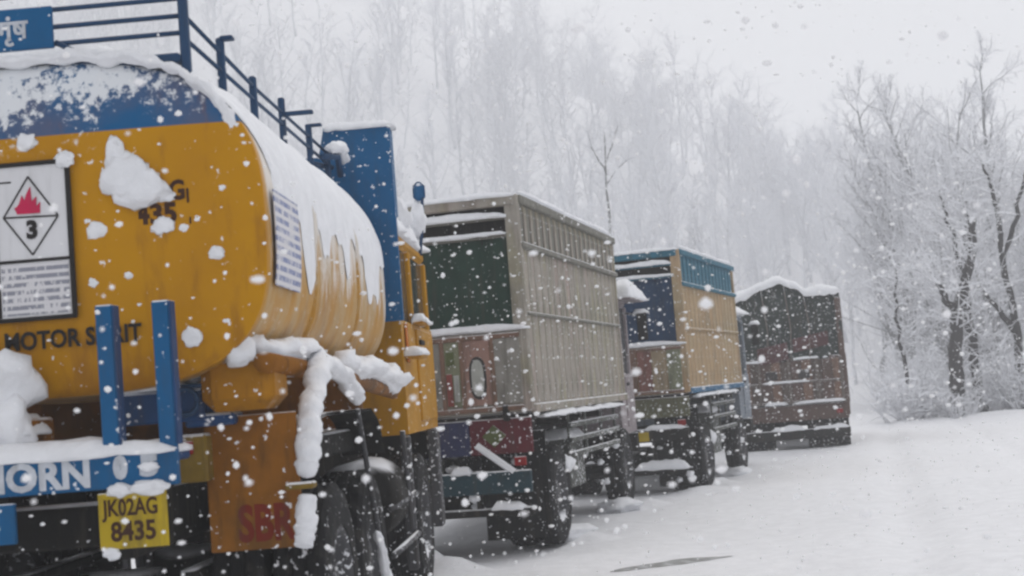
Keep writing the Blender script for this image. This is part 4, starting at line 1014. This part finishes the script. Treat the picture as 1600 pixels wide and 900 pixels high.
# leaning dead stems at the foot of the wood
# thicket
def shrub_mesh(seed, h):
    rg = random.Random(seed); b = B()
    for k in range(26):
        a = rg.random()*6.28; r_ = rg.random()*.5
        bp_, d = branch_pts(rg, Vector((r_*math.cos(a), r_*math.sin(a), -.1)), Vector((math.cos(a)*.5, math.sin(a)*.5, 1)), h*rg.uniform(.6, 1.1), 5, .16, .03)
        b.tube(bp_, [.022, .019, .016, .013, .01, .008], 3, cap=False)
        for q in range(9):
            p = bp_[rg.randrange(1, 6)]
            wp, _ = branch_pts(rg, p, Vector((rg.gauss(0, 1), rg.gauss(0, 1), rg.uniform(0, 1))), h*rg.uniform(.15, .4), 3, .25, .02)
            b.tube(wp, [.012, .010, .009, .006], 3, cap=False)
    m = b.mesh('shrub', False, recalc=False); m.materials.append(M['twig']); return m
SH = [shrub_mesh(31, 1.5), shrub_mesh(32, 2.0), shrub_mesh(33, 1.2)]
for k in range(70):
    y = rng.uniform(40, 60); x = 10.4+(y-40)*.24+abs(rng.gauss(0, 3.2))
    o = link('frosted_shrub', SH[k % 3]); o.location = (x, y, ground_z(x, y)); o.rotation_euler = (0, 0, rng.random()*6.28); s = rng.uniform(.6, 1.35); o.scale = (s, s, s)
    o['label'] = ('low frosted shrub of bare twigs at the foot of the wood', 'tall frosted shrub of upright twigs at the foot of the wood', 'small squat frosted shrub at the foot of the wood')[k % 3]; o['category'] = 'shrub'; o['group'] = 'frosted shrubs at the foot of the wood'

# ------------------------------------------------------------------ falling snow
def flake_mat():
    m, t, p = new_mat('snowflake'); p.inputs['Base Color'].default_value = (.95, .95, .96, 1); p.inputs['Roughness'].default_value = .9
    tr = nd(t, 'ShaderNodeBsdfTranslucent'); tr.inputs['Color'].default_value = (.95, .95, .96, 1)
    ms = nd(t, 'ShaderNodeMixShader'); ms.inputs[0].default_value = .5; t.links.new(p.outputs[0], ms.inputs[1]); t.links.new(tr.outputs[0], ms.inputs[2]); t.links.new(ms.outputs[0], t.nodes['Material Output'].inputs['Surface'])
    return m
fb = B(); rg = random.Random(5)
ico = bmesh.new(); bmesh.ops.create_icosphere(ico, subdivisions=1, radius=1); IV = [v.co.copy() for v in ico.verts]; IF = [tuple(v.index for v in f_.verts) for f_ in ico.faces]; ico.free()
NF = 34000
for k in range(NF):
    y = 2.6+rg.random()**.75*36
    x = rg.uniform(-.46, .46)*y+rg.uniform(-.6, .6); z = rg.uniform(-.05, 1.0)*(1.6+.42*y)*1.0
    if z < ground_z(x, y)+.05: continue
    s = rg.choice((.0045, .005, .006, .007, .009, .013))*(1.1 if y > 8 else 1)
    if z > 1.6+.12*y and rg.random() < .5: continue
    a = Vector((rg.uniform(.7, 1.4), rg.uniform(.7, 1.4), rg.uniform(.6, 1.1)))*s
    c = Vector((x, y, z)); n0 = len(fb.v)
    fb.v += [(c.x+v.x*a.x*rg.uniform(.75, 1.25), c.y+v.y*a.y, c.z+v.z*a.z*rg.uniform(.8, 1.2)) for v in IV]; fb.f += [tuple(i+n0 for i in f_) for f_ in IF]
me = fb.mesh('falling_snow', True, recalc=False); me.materials.append(flake_mat())
fo = link('falling_snow', me); fo['kind'] = 'stuff'; fo['label'] = 'snowflakes falling through the air'

# ------------------------------------------------------------------ haze
b = B().add([(x, y, z) for x in (-1110, 1110) for y in (-310, 1510) for z in (-3.0, 112)], [(0, 1, 3, 2), (4, 6, 7, 5), (0, 4, 5, 1), (2, 3, 7, 6), (0, 2, 6, 4), (1, 5, 7, 3)])
me = b.mesh('haze'); hm = bpy.data.materials.new('haze'); hm.use_nodes = True; t = hm.node_tree; t.nodes.clear()
out = t.nodes.new('ShaderNodeOutputMaterial'); pv = t.nodes.new('ShaderNodeVolumePrincipled'); pv.inputs['Color'].default_value = (.93, .94, .96, 1); pv.inputs['Density'].default_value = .0034; pv.inputs['Anisotropy'].default_value = 0.0
t.links.new(pv.outputs[0], out.inputs['Volume']); me.materials.append(hm)
ho = link('haze', me); ho['kind'] = 'stuff'
